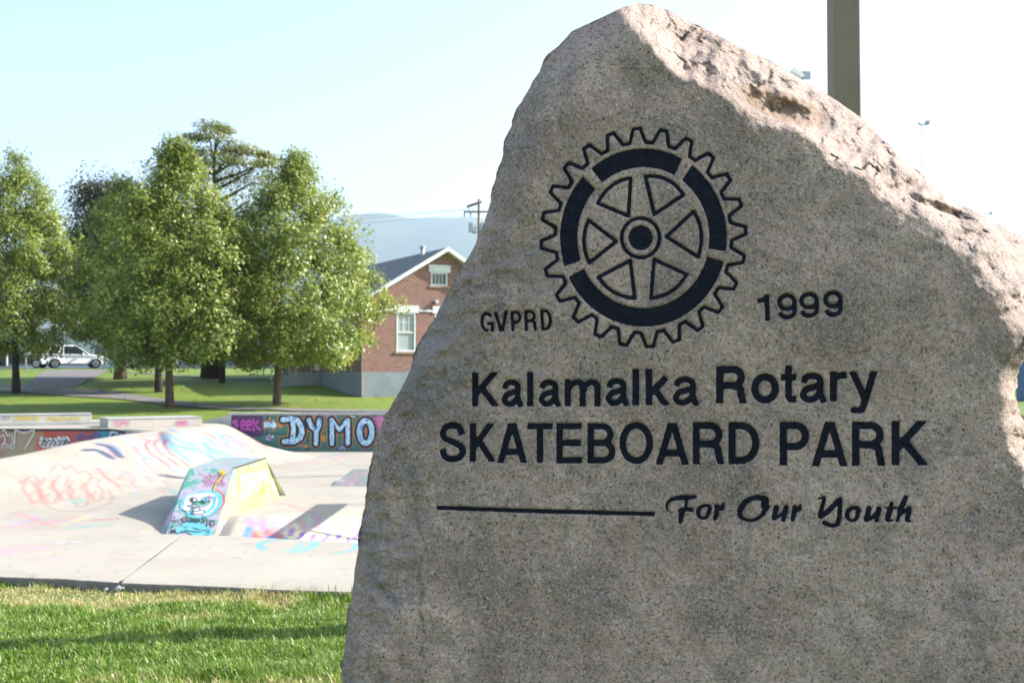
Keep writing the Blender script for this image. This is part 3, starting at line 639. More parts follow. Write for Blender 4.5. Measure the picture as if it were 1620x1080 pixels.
# spray paint and dark streaks, as brush strokes on the concrete
def hitpark(p): return hit(p[0], p[1], park_z, 11.2, 36, 1300)[:2]
def spray(pts, wd, col, al=.8, soft=.6, sp=True):
    q = spline(pts, 4) if sp and len(pts) > 2 else pts
    Wp = [hitpark(p) for p in q]
    x0 = min(p[0] for p in Wp)-wd*2; x1 = max(p[0] for p in Wp)+wd*2; y0 = min(p[1] for p in Wp)-wd*2; y1 = max(p[1] for p in Wp)+wd*2
    s = (BX > x0) & (BX < x1) & (BY > y0) & (BY < y1)
    if not s.any(): return
    X, Y = BX[s], BY[s]; d = np.full(X.shape, 1e9)
    for a, b in zip(Wp, Wp[1:]):
        if math.dist(a, b) < 3: d = np.minimum(d, d_seg(X, Y, a, b))
    k = min(al*1.35, .97)*ss(wd, wd*(1-soft), d); sub = PC[s]; na = sub[:, 3]+(1-sub[:, 3])*k
    for i in range(3): sub[:, i] = np.where(na > 0, (sub[:, i]*sub[:, 3]*(1-k)+col[i]*k)/np.maximum(na, 1e-6), 0)
    sub[:, 3] = na; PC[s] = sub
PK, RD, CY, BL, NV, TE, YE, LV, WH = (.48, .15, .19), (.40, .08, .07), (.12, .36, .46), (.10, .20, .42), (.03, .05, .10), (.1, .3, .27), (.46, .42, .12), (.30, .22, .42), (.5, .5, .48)
rr = random.Random(3)
def cloud(x0, y0, x1, y1, n, cols, wd, al, ln=30, ang=.3):
    for _ in range(n):
        x, y = rr.uniform(x0, x1), rr.uniform(y0, y1); l = rr.uniform(.4, 1)*ln; a = ang+rr.uniform(-.35, .35)
        p = [(x-math.cos(a)*l/2, y-math.sin(a)*l/2), (x+rr.uniform(-2, 2), y+rr.uniform(-2, 2)), (x+math.cos(a)*l/2, y+math.sin(a)*l/2)]
        spray(p, wd*rr.uniform(.6, 1.5), rr.choice(cols), al*rr.uniform(.6, 1), .8)
cloud(200, 690, 330, 715, 26, [PK, LV, CY], .10, .40, 40, .5)
cloud(270, 690, 385, 722, 34, [CY, CY, BL], .11, .55, 55, .42)
cloud(345, 685, 430, 712, 24, [RD, PK, RD, LV], .06, .5, 40, .45)
cloud(170, 700, 260, 740, 20, [CY, PK, LV], .06, .45, 30, .7)
cloud(10, 720, 110, 745, 8, [PK, YE, CY], .08, .25, 30, -.2)
cloud(120, 715, 290, 775, 46, [PK, LV, CY, RD, BL], .035, .33, 22, .8)
cloud(10, 745, 120, 800, 26, [PK, RD, CY], .03, .3, 18, .6)
cloud(200, 735, 290, 780, 16, [CY, LV, PK, RD], .06, .4, 26, .6)
cloud(20, 818, 130, 832, 10, [YE, PK, LV], .07, .35, 60, 0)
cloud(440, 720, 575, 740, 14, [BL, RD, PK, CY], .05, .3, 60, 0)
cloud(430, 795, 520, 805, 6, [RD, PK], .04, .5, 40, 0)
spray([(135, 712), (150, 711), (165, 717), (176, 724)], .16, NV, .9); spray([(158, 703), (172, 706), (184, 716), (190, 722)], .16, NV, .9)  # two blue-dark curved streaks on the spine
spray([(150, 700), (175, 702), (192, 716)], .05, BL, .7)
# bubble lettering in thin red line
def wig(pts, c=RD, w=.032, a=.42): spray(pts, w, c, a, .45)
for ox, oy, s in ((50, 770, 1), (75, 772, 1), (98, 768, 1), (122, 776, 1.05), (148, 770, .9)):
    wig([(ox, oy+20*s), (ox-14*s, oy+2*s), (ox-4*s, oy-16*s), (ox+10*s, oy-12*s), (ox+6*s, oy-2*s), (ox+16*s, oy+4*s), (ox+14*s, oy+20*s), (ox+2*s, oy+24*s), (ox-4*s, oy+14*s), (ox+5*s, oy+8*s)])
wig([(30, 765), (40, 758), (52, 764), (60, 778), (70, 796), (90, 806), (130, 808), (165, 800), (178, 788), (170, 774)]); wig([(80, 745), (92, 733), (104, 742), (112, 736), (124, 748), (136, 744), (146, 756)])
wig([(155, 740), (165, 752), (178, 762), (188, 770)], RD, .06); wig([(215, 735), (230, 745), (245, 742), (255, 752)], LV, .05); wig([(185, 758), (198, 748), (212, 752), (210, 766), (225, 770)], PK)
for x0, y0 in ((238, 696), (252, 694), (268, 695)): wig([(x0, y0), (x0-8, y0+8), (x0+2, y0+22), (x0+18, y0+32), (x0+30, y0+42)], RD, .05, .6)
spray([(222, 718), (230, 724), (241, 726)], .1, CY, .7); spray([(270, 775), (282, 782), (292, 783)], .06, TE, .8); spray([(110, 790), (120, 794), (130, 790)], .11, TE, .5)
spray([(110, 836), (140, 832), (175, 829)], .08, TE, .5); spray([(145, 822), (170, 821), (185, 820)], .05, RD, .6)
spray([(455, 781), (500, 782), (575, 783)], .03, TE, .6); spray([(385, 806), (395, 803), (405, 801)], .05, (.7, .4, .12), .8)
spray([(350, 686), (395, 700), (430, 713), (450, 716)], .05, RD, .6); spray([(340, 682), (352, 690), (360, 700)], .08, BL, .4)
spray([(535, 731), (560, 730), (585, 731)], .05, RD, .55); spray([(505, 724), (530, 720), (548, 718)], .09, BL, .4)
spray([(440, 777), (470, 775), (580, 778)], .012, (.2, .2, .2), .5)
# lettering on the drop at the right of the wedge: red and blue bubbles, cream and violet
for i, (x, y) in enumerate(((402, 846), (418, 843), (436, 839), (446, 842))): spray([(x-6, y+6), (x-2, y-6), (x+6, y-7), (x+8, y+3)], .16, BL, .9, .3)
for i, (x, y) in enumerate(((408, 847), (432, 840), (446, 845))): spray([(x-5, y+3), (x, y-4), (x+5, y-2)], .09, RD, .95, .3)
for x, y in ((466, 840), (482, 846), (500, 848), (520, 850), (540, 848), (558, 850), (570, 846)):
    spray([(x-7, y+4), (x, y-5), (x+7, y+3)], .15, (.72, .64, .38), .85, .3); spray([(x-9, y+6), (x, y-3), (x+9, y+6)], .05, (.22, .14, .42), .9, .3)
cloud(385, 822, 575, 840, 60, [(.3, .3, .32), LV, (.35, .33, .3), (.3, .5, .3), PK], .09, .4, 16, 1.4)
PC = np.clip(PC, 0, 1)
at = me.color_attributes.new('paint', 'FLOAT_COLOR', 'POINT'); at.data.foreach_set('color', PC.astype(np.float32).reshape(-1))
tag(link('skatepark_floor', me, M['concrete']), kind='structure')
# skirt walls of the hole (right, left, back sides are met by decks at ground level)
# ------------------------------------------------------------------ walkway slabs in the foreground
walk = thing('walkway', None, None, (0, 10, 0)); walk['kind'] = 'structure'
PCs = {}
def slab(i0, i1, cuts_f, cuts_b, name='slab'):
    """one poured bay with a ragged front lip"""
    fpts = FR[i0:i1+1]; bpts = BK[i0:i1+1]
    fx = np.array(fpts); bx = np.array(bpts); n = 70*(i1-i0); u = np.linspace(0, i1-i0, n+1)
    gap = .005
    fX = np.interp(u, range(len(fx)), fx[:, 0]); fY = np.interp(u, range(len(fx)), fx[:, 1])+.012*fbm(np.interp(u, range(len(fx)), fx[:, 0])*6, u*0, 4, 7)
    bX = np.interp(u, range(len(bx)), bx[:, 0]); bY = np.interp(u, range(len(bx)), bx[:, 1])
    if i0 > 0: fX[:3] += gap; bX[:3] += gap
    fX[-3:] -= gap; bX[-3:] -= gap
    v = np.linspace(0, 1, 40)[:, None]; X = fX*(1-v)+bX*v; Y = fY*(1-v)+bY*v
    Zt = tz+.006*fbm(X*.6, Y*.6, 2, 3)-.012*np.exp(-(v*40))
    e = np.minimum(u/.02, (i1-i0-u)/.02); Zt = Zt-.0012*np.exp(-e*1.5)
    P = np.stack([X, Y, Zt], -1)
    fr = P[:1].copy(); fr[..., 2] = -.16; fr[..., 1] += .012; bk = P[-1:].copy(); bk[..., 2] = -.3
    fm = P[:1].copy(); fm[..., 2] -= .02; fm[..., 1] -= .004
    P = np.concatenate([fr, fm, P, bk], 0)
    P = np.concatenate([P[:, :1], P, P[:, -1:]], 1); P = np.concatenate([P[:2], P[2:3], P[2:-1], P[-2:-1], P[-1:]], 0)
    lf = P[:, :1].copy(); lf[..., 2] = -.16; rt = P[:, -1:].copy(); rt[..., 2] = -.16
    P = np.concatenate([lf, P, rt], 1)
    me = grid_mesh(name, P, True)
    C = np.zeros((*P.shape[:2], 4), np.float32)
    def tint(pts, wd, col, al):
        nonlocal C
        W = [gpt(x, y, tz) for x, y in (spline(pts, 5) if len(pts) > 2 else pts)]; d = dpoly(P[..., 0], P[..., 1], W); kk = min(al*1.35, .97)*ss(wd, wd*.4, d)
        C[..., :3] = np.where(kk[..., None] > C[..., 3:], np.array(col), C[..., :3]); C[..., 3] = np.maximum(C[..., 3], kk)
    E = lambda cx, cy, rx, ry, a0, a1: arc(cx, cy, rx, ry, a0, a1, 8)
    if i0 >= 5:
        tint(E(487, 862, 78, 11, 150, 350), .045, (.10, .32, .34), .75); tint(E(487, 864, 76, 12, -10, 60), .045, (.10, .32, .34), .6); tint([(500, 857), (490, 866), (468, 872)], .06, (.12, .34, .36), .65); tint([(478, 858), (470, 866), (450, 871)], .05, (.12, .34, .36), .5)
        pass
    else:
        tint([(0, 876), (25, 868), (60, 866)], .14, (.50, .25, .30), .4); tint([(70, 885), (120, 880), (200, 880)], .12, (.5, .28, .32), .3); tint([(-60, 872), (0, 868), (50, 862)], .1, (.5, .22, .28), .25); tint([(90, 858), (110, 855), (125, 857)], .05, (.5, .52, .66), .3)
    for _ in range(40):
        sx, sy = rr.uniform(0, 560), rr.uniform(855, 915); tint([(sx-rr.uniform(2, 7), sy), (sx+rr.uniform(2, 7), sy+rr.uniform(-1, 1))], rr.uniform(.01, .03), (.3, .27, .24), .5)
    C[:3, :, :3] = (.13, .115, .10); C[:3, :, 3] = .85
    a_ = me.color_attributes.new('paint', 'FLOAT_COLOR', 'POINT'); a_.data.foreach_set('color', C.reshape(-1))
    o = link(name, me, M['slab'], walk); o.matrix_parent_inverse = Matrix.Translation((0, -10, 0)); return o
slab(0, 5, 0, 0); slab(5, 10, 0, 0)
# joint crumbs where the lip is broken
cr = MB()
bx0, by0 = FR[5]
for _ in range(9):
    x = bx0+rr.gauss(0, .035); y = by0+rr.uniform(-.05, .05); s = rr.uniform(.004, .012)
    y = j_y = by0-rr.uniform(.01, .06); r_ = bmesh.ops.create_icosphere(cr.b, subdivisions=1, radius=s*1.6)['verts']
    for v in r_: v.co = Vector((v.co.x*rr.uniform(.7, 1.4)+x, v.co.y+y, v.co.z*rr.uniform(.5, 1.0)+tz-.03-rr.uniform(0, .03)))
tag(cr.build('concrete_crumbs', M['greyc']), kind='stuff')
j0, j1 = FR[5], BK[5]
MB().hexa([(j0[0]-.012, j0[1]+.01, -.1), (j0[0]+.012, j0[1]+.01, -.1), (j1[0]+.012, j1[1], -.1), (j1[0]-.012, j1[1], -.1)], [(j0[0]-.012, j0[1]+.01, tz-.004), (j0[0]+.012, j0[1]+.01, tz-.004), (j1[0]+.012, j1[1], tz-.004), (j1[0]-.012, j1[1], tz-.004)]).build('joint_filler', M['dark'], walk).matrix_parent_inverse = Matrix.Translation((0, -10, 0))
# ------------------------------------------------------------------ back wall of cast panels, painted
def wall_px(y): return lambda X, Y: to_plane(X, Y, (0, y, 0), (0, 1, 0))
WY = 36.0
m_mural = m_blotch('mural_background', [(.40, .20, .46), (.04, .14, .11), (.05, .17, .13), (.04, .13, .11), (.06, .17, .13), (.52, .19, .05)], 3.4, 1)
wall = thing('graffiti_wall', 'low concrete wall covered in a green and orange graffiti mural with big blue and white letters', 'wall')
X0 = to_plane(361, 660, (0, WY, 0), (0, 1, 0))[0]
edges = [X0+.105]+[to_plane(x, 660, (0, WY, 0), (0, 1, 0))[0] for x in (422.5, 486.5, 549, 613)]
while edges[-1] < 12: edges.append(edges[-1]+1.27)
zm = to_plane(500, 685.5, (0, WY, 0), (0, 1, 0))[2]; zt = .255
base_panel = None
for a, b in zip(edges, edges[1:]):
    for z0, z1 in ((-1.0, zm-.01), (zm+.01, zt)):
        MB().box(a+.012, b-.012, WY, WY+.10, z0, z1, bev=.008).build('panel', m_mural, wall)
MB().box(X0+.11, edges[-1], WY+.06, WY+.24, -1.0, zt-.01).build('wall_core', M['dark'], wall)
MB().box(X0, edges[-1], WY-.03, WY+.36, zt, zt+.07, bev=.012).build('coping', M['greyc'], wall)
MB().box(X0, X0+.10, WY-.02, WY+.24, -1.0, zt).build('end_post', M['greyc'], wall)
MB().hexa([(X0-.95, WY-.02, -.02), (X0-.005, WY-.02, -.02), (X0-.005, WY+.3, -.02), (X0-.95, WY+.3, -.02)], [(X0-.93, WY-.02, 0), (X0-.005, WY-.02, zt), (X0-.005, WY+.3, zt), (X0-.93, WY+.3, 0)]).build('wedge_end', M['greyc'], wall)
# mural letters: stacked flat coats of paint
def flat(name, col, rough=.6): return simple(name, col, rough, var=.25, scale=6)
m_or = flat('orange_paint', (.55, .21, .045)); m_bk = flat('black_paint', (.012, .016, .028)); m_mg = flat('magenta_paint', (.40, .06, .34)); m_dkp = flat('plum_paint', (.07, .03, .10)); m_wh = flat('white_spray', (.56, .56, .55)); m_cyn = flat('cyan_spray', (.13, .42, .50)); m_red = flat('red_spray', (.5, .09, .07)); m_yel = flat('yellow_spray', (.5, .38, .03)); m_tl = flat('teal_spray', (.05, .36, .38)); m_blu = flat('blue_spray', (.04, .10, .36)); m_pnk = flat('pink_spray', (.50, .17, .32)); m_lem = flat('lemon_spray', (.60, .66, .22)); m_gr = flat('grey_spray', (.16, .17, .19)); m_lil = flat('lilac_spray', (.34, .25, .50))
t = NT('blue_white_fill'); p = t.pos(); n = t.noise(t.mapping(p, (6, 6, 3)), 1.4, 3, .6, 1.6)
t.base(t.ramp(n, [(.30, (.04, .10, .30)), (.42, (.16, .32, .62)), (.5, (.72, .80, .78)), (.56, (.30, .62, .74)), (.68, (.10, .22, .5))])); m_fill = t.m
WF = lambda off: wall_px(WY-off)
Zw = lambda x, y: (360+x/6.231, 650+y/6.231)
def coats(f, parent, name, layers, step, mapper_of, off0=.004):
    out = []
    for i, (thr, mt) in enumerate(layers):
        o = link(name if i == len(layers)-1 else name+'_outline', sdf_mesh(name, f, step, mapper_of(off0+.004*i), thr=thr, wob=.25, wsc=.5), mt, parent); out.append(o)
    return out
def ZP(*p): return [Zw(*q) for q in p]
Dl = union([stroke(ZP((545, 85), (620, 72), (690, 90), (725, 150), (735, 210), (715, 265), (660, 300), (560, 300)), 4.6, butt=False), stroke(ZP((640, 80), (650, 180), (640, 290)), 4.2, butt=False)])
Yl = union([stroke(ZP((800, 85), (825, 150), (875, 190)), 4, butt=False), stroke(ZP((905, 85), (900, 150), (875, 200), (870, 320)), 4, butt=False)])
Ml = union([stroke(ZP((1030, 320), (1025, 90)), 4, butt=False), stroke(ZP((1035, 95), (1105, 190), (1170, 95)), 3.2, butt=False), stroke(ZP((1185, 90), (1185, 320)), 4, butt=False)])
Ol = stroke([Zw(1362+62*math.cos(a), 205+112*math.sin(a)) for a in np.linspace(0, 2*PI, 24)[:-1]], 4.6, closed=True)
nxt = union([stroke([(600, 662), (606, 680), (603, 704)], 5, butt=False), stroke([(606, 664), (618, 668), (616, 690)], 4, butt=False)])
for i, f in enumerate((Dl, Yl, Ml, Ol)):
    coats(f, wall, 'mural_letter', [(4.2, m_or), (3.1, m_bk), (-.6, m_fill)], .8, WF, .004+.013*0)
coats(nxt, wall, 'mural_shape', [(1.5, m_mg), (0, m_pnk)], 1, WF)
link('mural_patch', sdf_mesh('mural_patch', polyf([(364, 656), (415, 656), (419, 672), (417, 690), (392, 690), (364, 676)]), 1, WF(.004), wob=.8), m_dkp, wall)
see = [stroke(ZP((95, 95), (60, 100), (62, 125), (95, 130), (95, 155), (55, 160)), 1.9, butt=False)]+[stroke(ZP(*[(x, 140), (x+40, 135), (x+35, 95), (x+8, 95), (x, 130), (x+8, 180), (x+38, 178)]), 1.9, butt=False) for x in (135, 190)]+[stroke(ZP((255, 85), (258, 190)), 1.9, butt=False), stroke(ZP((300, 95), (265, 140), (325, 185)), 1.9, butt=False)]
for f in see: coats(f, wall, 'mural_letter', [(.9, m_bk), (0, m_mg)], .7, WF, .008)
arw = union([polyf(ZP((358, 105), (445, 105), (445, 85), (490, 140), (450, 185), (440, 160), (362, 168)))])
coats(arw, wall, 'mural_arrow', [(2.0, m_or), (.9, m_bk), (0, m_fill)], .7, WF, .016)
# small ragged colour patches between the letters
for col, pts in ((m_or, (500, 120, 545, 160)), (m_pnk, (830, 40, 900, 60)), (m_lil, (1290, 30, 1400, 55)), (m_lil, (960, 35, 1080, 50)), (m_or, (735, 330, 790, 355)), (m_or, (930, 240, 960, 300)), (m_pnk, (1440, 60, 1530, 100)), (m_lil, (380, 230, 430, 290)), (m_or, (800, 35, 830, 60)), (m_wh, (1215, 45, 1250, 60)), (m_lil, (1100, 350, 1170, 375)), (m_or, (400, 60, 425, 100)), (m_wh, (400, 245, 450, 270))):
    link('mural_patch', sdf_mesh('mural_patch', polyf(ZP((pts[0], pts[1]), (pts[2], pts[1]), (pts[2], pts[3]), (pts[0], pts[3]))), .8, WF(.0025), wob=1.6, wsc=.3), col, wall)
# ------------------------------------------------------------------ sloped painted wall of the left pit
t = NT('pit_wall_paint'); p = t.pos(); sx = t.n.new('ShaderNodeSeparateXYZ'); t.l.new(p, sx.inputs[0])
wv = t.math('ADD', sx.outputs[0], t.math('MULTIPLY', t.noise(p, 3, 4), .5)); mr = t.n.new('ShaderNodeMapRange'); mr.inputs[1].default_value = -16.5; mr.inputs[2].default_value = -9.5; t.l.new(wv, mr.inputs[0])
c = t.ramp(mr.outputs[0], [(0, (.30, .07, .045)), (.30, (.30, .07, .05)), (.36, (.30, .24, .14)), (.46, (.32, .26, .15)), (.5, (.46, .10, .05)), (.70, (.42, .11, .08)), (.73, (.05, .30, .34)), (.84, (.07, .30, .36)), (.88, (.20, .26, .36)), (1, (.12, .15, .22))])
c = t.mix(t.ramp(t.noise(p, 5, 4, .7, .6), [(.5, 0), (.7, .5)]), c, (.34, .16, .36)); c = t.mix(t.ramp(t.noise(p, 9, 4, .7, .6), [(.6, 0), (.75, .5)]), c, (.5, .42, .36)); t.base(c); m_pit = t.m
PW = 32.30
pit = thing('pit_wall', 'red, olive and teal painted quarter wall of the left skate pit with a dark steel coping', 'ramp wall')
xs_ = np.linspace(-21, -10.75, 60); rows = []
for v in np.linspace(0, 1, 10):
    rows.append(np.stack([xs_, np.full_like(xs_, PW-.02-.35*(1-v)**2), np.full_like(xs_, -1.15)*(1-v)+(-.035)*v], -1))
link('painted_face', grid_mesh('painted_face', np.array(rows)), m_pit, pit)
MB().tube([(x, PW-.03, -.02-.10*ss(-11.4, -10.7, x)) for x in np.linspace(-21, -10.7, 30)], .035, 8).build('coping_pipe', M['dark'], pit, smooth=True)
MPW = lambda off: (lambda X, Y: to_plane(X, Y, (0, PW-.10-off, 0), (0, 1, 0)))
Zp = lambda x, y: (x/5.0625, 640+y/5.0625)
QP = lambda *p: [Zp(*q) for q in p]
for pts, h_, m_ in (((10, 210), (40, 205), (60, 250), (90, 240), (105, 300), (75, 330), (40, 310), (10, 350)), .8, m_wh), (((0, 260), (25, 240), (40, 290), (10, 320)), .8, m_wh), (((0, 400), (60, 330), (110, 350), (120, 200)), .8, m_wh), (((80, 425), (110, 350)), .8, m_wh), (((120, 200), (190, 225), (275, 215), (150, 425)), 1.0, m_wh):
    link('paint_stroke', sdf_mesh('paint_stroke', stroke(spline(QP(*pts), 5), h_, butt=False), .7, MPW(0)), m_wh, pit)
for x in (330, 360, 395, 430, 470, 505, 530):
    link('paint_stroke', sdf_mesh('paint_stroke', stroke(spline(QP((x, 270+rr.uniform(-8, 8)), (x+22, 285), (x-6, 305), (x+18, 335)), 4), 2.6, butt=False), .8, MPW(0)), m_wh, pit)
    link('paint_stroke', sdf_mesh('paint_stroke', stroke(spline(QP((x, 285), (x+18, 300), (x-2, 318), (x+16, 328)), 4), .7, butt=False), .6, MPW(.004)), m_bk, pit)
for pts in (((620, 290), (635, 240), (670, 250), (660, 285)), ((735, 285), (745, 240), (790, 235), (800, 280)), ((710, 290), (715, 240))):
    link('paint_stroke', sdf_mesh('paint_stroke', stroke(spline(QP(*pts), 5), 1.3, butt=False), .7, MPW(0)), m_blu, pit)
for pts in (((880, 270), (890, 220), (940, 225)), ((900, 245), (925, 262), (950, 240)), ((980, 245), (1010, 225), (1040, 240))):
    link('paint_stroke', sdf_mesh('paint_stroke', stroke(spline(QP(*pts), 5), 1.3, butt=False), .7, MPW(0)), m_wh if pts[0][0] == 880 else m_bk, pit)
rebase(wall, (2, 36.1, -.9)); rebase(pit, (-15.8, 32.3, -1.15))
# ------------------------------------------------------------------ ledges on the deck
def ledge(name, label, xa, xb, y, dep, h, lip=0, rz=0):
    th = thing(name, label, 'skate ledge', ((xa+xb)/2, y+dep/2, 0), rz); a = -(xb-xa)/2; b = -a
    if lip: MB().box(a-.05, b+.45*lip, -dep/2-.35, dep/2, 0, .10, bev=.01).build('lower_step', M['greyc'], th)
    MB().box(a, b, -dep/2, dep/2, .10 if lip else 0, h-.03, bev=.01).build('block', M['concrete2'], th)
    MB().box(a-.01, b+.01, -dep/2-.015, dep/2, h-.03, h, bev=.008).build('top_edge', M['greyc'], th)
    return th
M['concrete2'] = m_concrete('ledge_concrete', (.40, .37, .32), (.50, .46, .40))
x0, y0, _ = at_depth(-40, 660, 34.9); x1 = at_depth(134, 660, 34.9)[0]
l1 = ledge('two_step_ledge', 'low two-step concrete ledge with yellow graffiti, at the left edge of the deck', float(x0), float(x1), 34.7, .8, .33, 1, math.radians(24))
x0 = at_depth(157, 660, 33.6)[0]; x1 = at_depth(302, 660, 33.6)[0]
l2 = ledge('long_ledge', 'low concrete ledge with pink graffiti on the deck, left of the mural wall', float(x0), float(x1), 33.5, 1.3, .27, 0, math.radians(30))
def on_wall(root, pts, h_, m_, y, nm='paint_stroke'):
    o = link(nm, sdf_mesh(nm, stroke(spline(pts, 4) if len(pts) > 2 else pts, h_, butt=False), .6, lambda X, Y: to_plane(X, Y, root.matrix_world @ Vector((0, y, 0)), root.matrix_world.to_3x3() @ Vector((0, 1, 0)))), m_, root)
    o.matrix_parent_inverse = root.matrix_world.inverted(); return o
def tagline(root, y, x0, x1, y0, y1, m_, n, h_=.7):
    """a run of hand-written letters, none of them legible in the photograph"""
    wdt = (x1-x0)/n
    for i in range(n):
        x = x0+i*wdt; k_ = rr.randrange(5)
        pts = [[(x, y1), (x, y0), (x+wdt*.6, y0+.5), (x+wdt*.5, (y0+y1)/2), (x, (y0+y1)/2)], [(x, y0+1), (x, y1), (x+wdt*.6, y1), (x+wdt*.6, y0+1)], [(x+wdt*.6, y0), (x, (y0+y1)/2), (x+wdt*.6, y1)], [(x, y0), (x+wdt*.3, y1), (x+wdt*.65, y0)], [(x+wdt*.6, y0+1), (x+.5, y0), (x, y1-1), (x+wdt*.6, y1), (x+wdt*.5, (y0+y1)/2)]][k_]
        on_wall(root, pts, h_, m_, y)
bpy.context.view_layer.update()
y_ = -.4-.012; tagline(l1, y_, 24, 66, 658.8, 664.5, m_yel, 8); tagline(l1, y_, 74, 130, 659.3, 665, m_yel, 9); tagline(l1, y_, 2, 18, 658.5, 663, m_gr, 3, .5)
y_ = -.65-.02; tagline(l2, y_, 180, 207, 665.3, 672.5, m_pnk, 5); tagline(l2, y_, 280, 299, 665.5, 673.5, m_pnk, 5, .9)
# ------------------------------------------------------------------ wedge box in the middle
fb = thing('wedge_box', 'tall truncated concrete wedge with a painted face on its green front and lime yellow sides', 'skate ramp', (-5.3, 20.5, -1))
T_ = [(-5.80, 20.5, -.12), (-5.0, 20.5, -.12), (-4.95, 22.9, -.12), (-5.88, 23.2, -.12)]
Fl, Fr_ = (-5.77, 18.35, -1.60), (-4.93, 18.35, -1.60)
Sn, Sf = (-4.52, 18.6, -1.60), (-4.50, 23.05, -1.0)
Bl = (-6.05, 23.6, -1.0); Bln = (-5.98, 18.6, -1.6)
def face(name, pts, mt):
    o = MB().poly(pts).build(name, mt, fb); o.matrix_parent_inverse = Matrix.Translation((5.3, -20.5, 1)); return o
def bl(name, cols, sc, warp=1): return m_blotch(name, cols, sc, warp)
m_front = bl('green_white_spray', [(.07, .25, .20), (.08, .28, .22), (.10, .30, .25), (.36, .36, .40), (.42, .31, .40), (.09, .28, .23), (.12, .33, .28)], 2.1)
m_side = bl('lime_spray', [(.21, .23, .09), (.27, .28, .11), (.30, .34, .07), (.23, .23, .13), (.34, .29, .19)], 1.6)
m_bev = bl('salmon_spray', [(.30, .22, .12), (.36, .17, .13), (.24, .26, .10), (.31, .27, .25)], 2.4)
m_topf = bl('scuffed_top', [(.18, .21, .23), (.24, .33, .33), (.22, .24, .26), (.30, .27, .21)], 2)
face('front_face', [Fl, Fr_, T_[1], T_[0]], m_front)
mid = (-4.60, 19.95, -.95); Slow = (-4.50, 19.95, -1.7); _n = (Vector(T_[1])-Vector(T_[2])).cross(Vector(Slow)-Vector(T_[2])); _pl = lambda y, z: ((_n.dot(Vector(Slow))-_n.y*y-_n.z*z)/_n.x, y, z); face('bevel_face', [Fr_, Slow, T_[1]], m_bev)
face('side_face', [Slow, _pl(23.12, -1.7), T_[2], T_[1]], m_side); Sn = Slow
face('rear_face', [Sf, Bl, T_[3], T_[2]], M['greyc']); face('left_face', [Bl, Bln, Fl, T_[0], T_[3]], m_front)
face('top_face', T_, m_topf)
MB().tube([T_[1], T_[2]], .018, 6).build('steel_edge', M['dark'], fb).matrix_parent_inverse = Matrix.Translation((5.3, -20.5, 1))
fn = (Vector(Fr_)-Vector(Fl)).cross(Vector(T_[0])-Vector(Fl)).normalized()
if fn.y > 0: fn = -fn
def on_face(pts, h_, m_, off=.004, closed=False, nm='paint_stroke', fill=False, org=Fl, nn=None, parent=None, sp=True):
    nn = nn or fn; P0 = Vector(org)+nn*off
    zz = [(255+p[0]/7.364, 715+p[1]/7.364) for p in pts]
    f = polyf(spline(zz, 4)[:-1] if sp else zz) if fill else stroke(spline(zz, 4) if (len(zz) > 2 and sp) else zz, h_, closed=closed, butt=False)
    o = link(nm, sdf_mesh(nm, f, .55, lambda X, Y: to_plane(X, Y, P0, nn)), m_, parent or fb); o.matrix_parent_inverse = Matrix.Translation((5.3, -20.5, 1)); return o
el = lambda cx, cy, rx, ry, a0=0, a1=360, n=14: [(cx+rx*math.cos(math.radians(a0+(a1-a0)*i/n)), cy+ry*math.sin(math.radians(a0+(a1-a0)*i/n))) for i in range(n+1)]
head = [(300, 690), (265, 600), (300, 540), (420, 500), (560, 475), (660, 490), (690, 560), (650, 660), (560, 720), (430, 735), (340, 715), (300, 690)]
on_face([(560, 470), (660, 455), (725, 520), (720, 600), (640, 690), (520, 740)], 2.0, m_red, .004)
on_face([(250, 640), (255, 590), (300, 535), (420, 492), (560, 470), (660, 492), (690, 560), (650, 650), (560, 715), (430, 740), (330, 725)], 4.0, m_cyn, .008)
on_face([(300, 640), (330, 550), (450, 520), (580, 520), (620, 580), (540, 680), (420, 700)], 6, m_wh, .012)
on_face(el(375, 550, 48, 22), .45, m_bk, .016); on_face(el(360, 550, 8, 7), 1.1, m_bk, .020); on_face(el(515, 550, 48, 30), .45, m_bk, .016); on_face(el(515, 550, 20, 18), 1.1, m_cyn, .020); on_face(el(518, 552, 5, 5), .9, m_bk, .024)
on_face([(345, 575), (395, 600), (300, 625), (370, 640)], .5, m_bk, .016, sp=False); on_face([(370, 640), (365, 690), (345, 715), (470, 720)], .5, m_bk, .016, sp=False); on_face([(365, 640), (450, 630), (450, 680), (365, 690)], .45, m_bk, .016, sp=False)
on_face([(450, 670), (510, 680), (480, 740), (560, 790), (640, 790)], .45, m_bk, .016); on_face([(630, 520), (600, 640), (520, 700)], 2.2, m_cyn, .014)
on_face([(560, 510), (600, 530)], 1.6, m_lil, .017)
on_face([(710, 235), (700, 290), (640, 370), (615, 450)], 1.2, m_yel, .016); on_face(el(715, 235, 14, 14), 2.6, m_yel, .016)
for i in range(7):
    x = 500+i*36; on_face([(x, 270+rr.uniform(-30, 10)), (x+20, 290), (x-5, 330), (x+28, 350+rr.uniform(-15, 25)), (x+5, 390)], .75, m_pnk, .008)
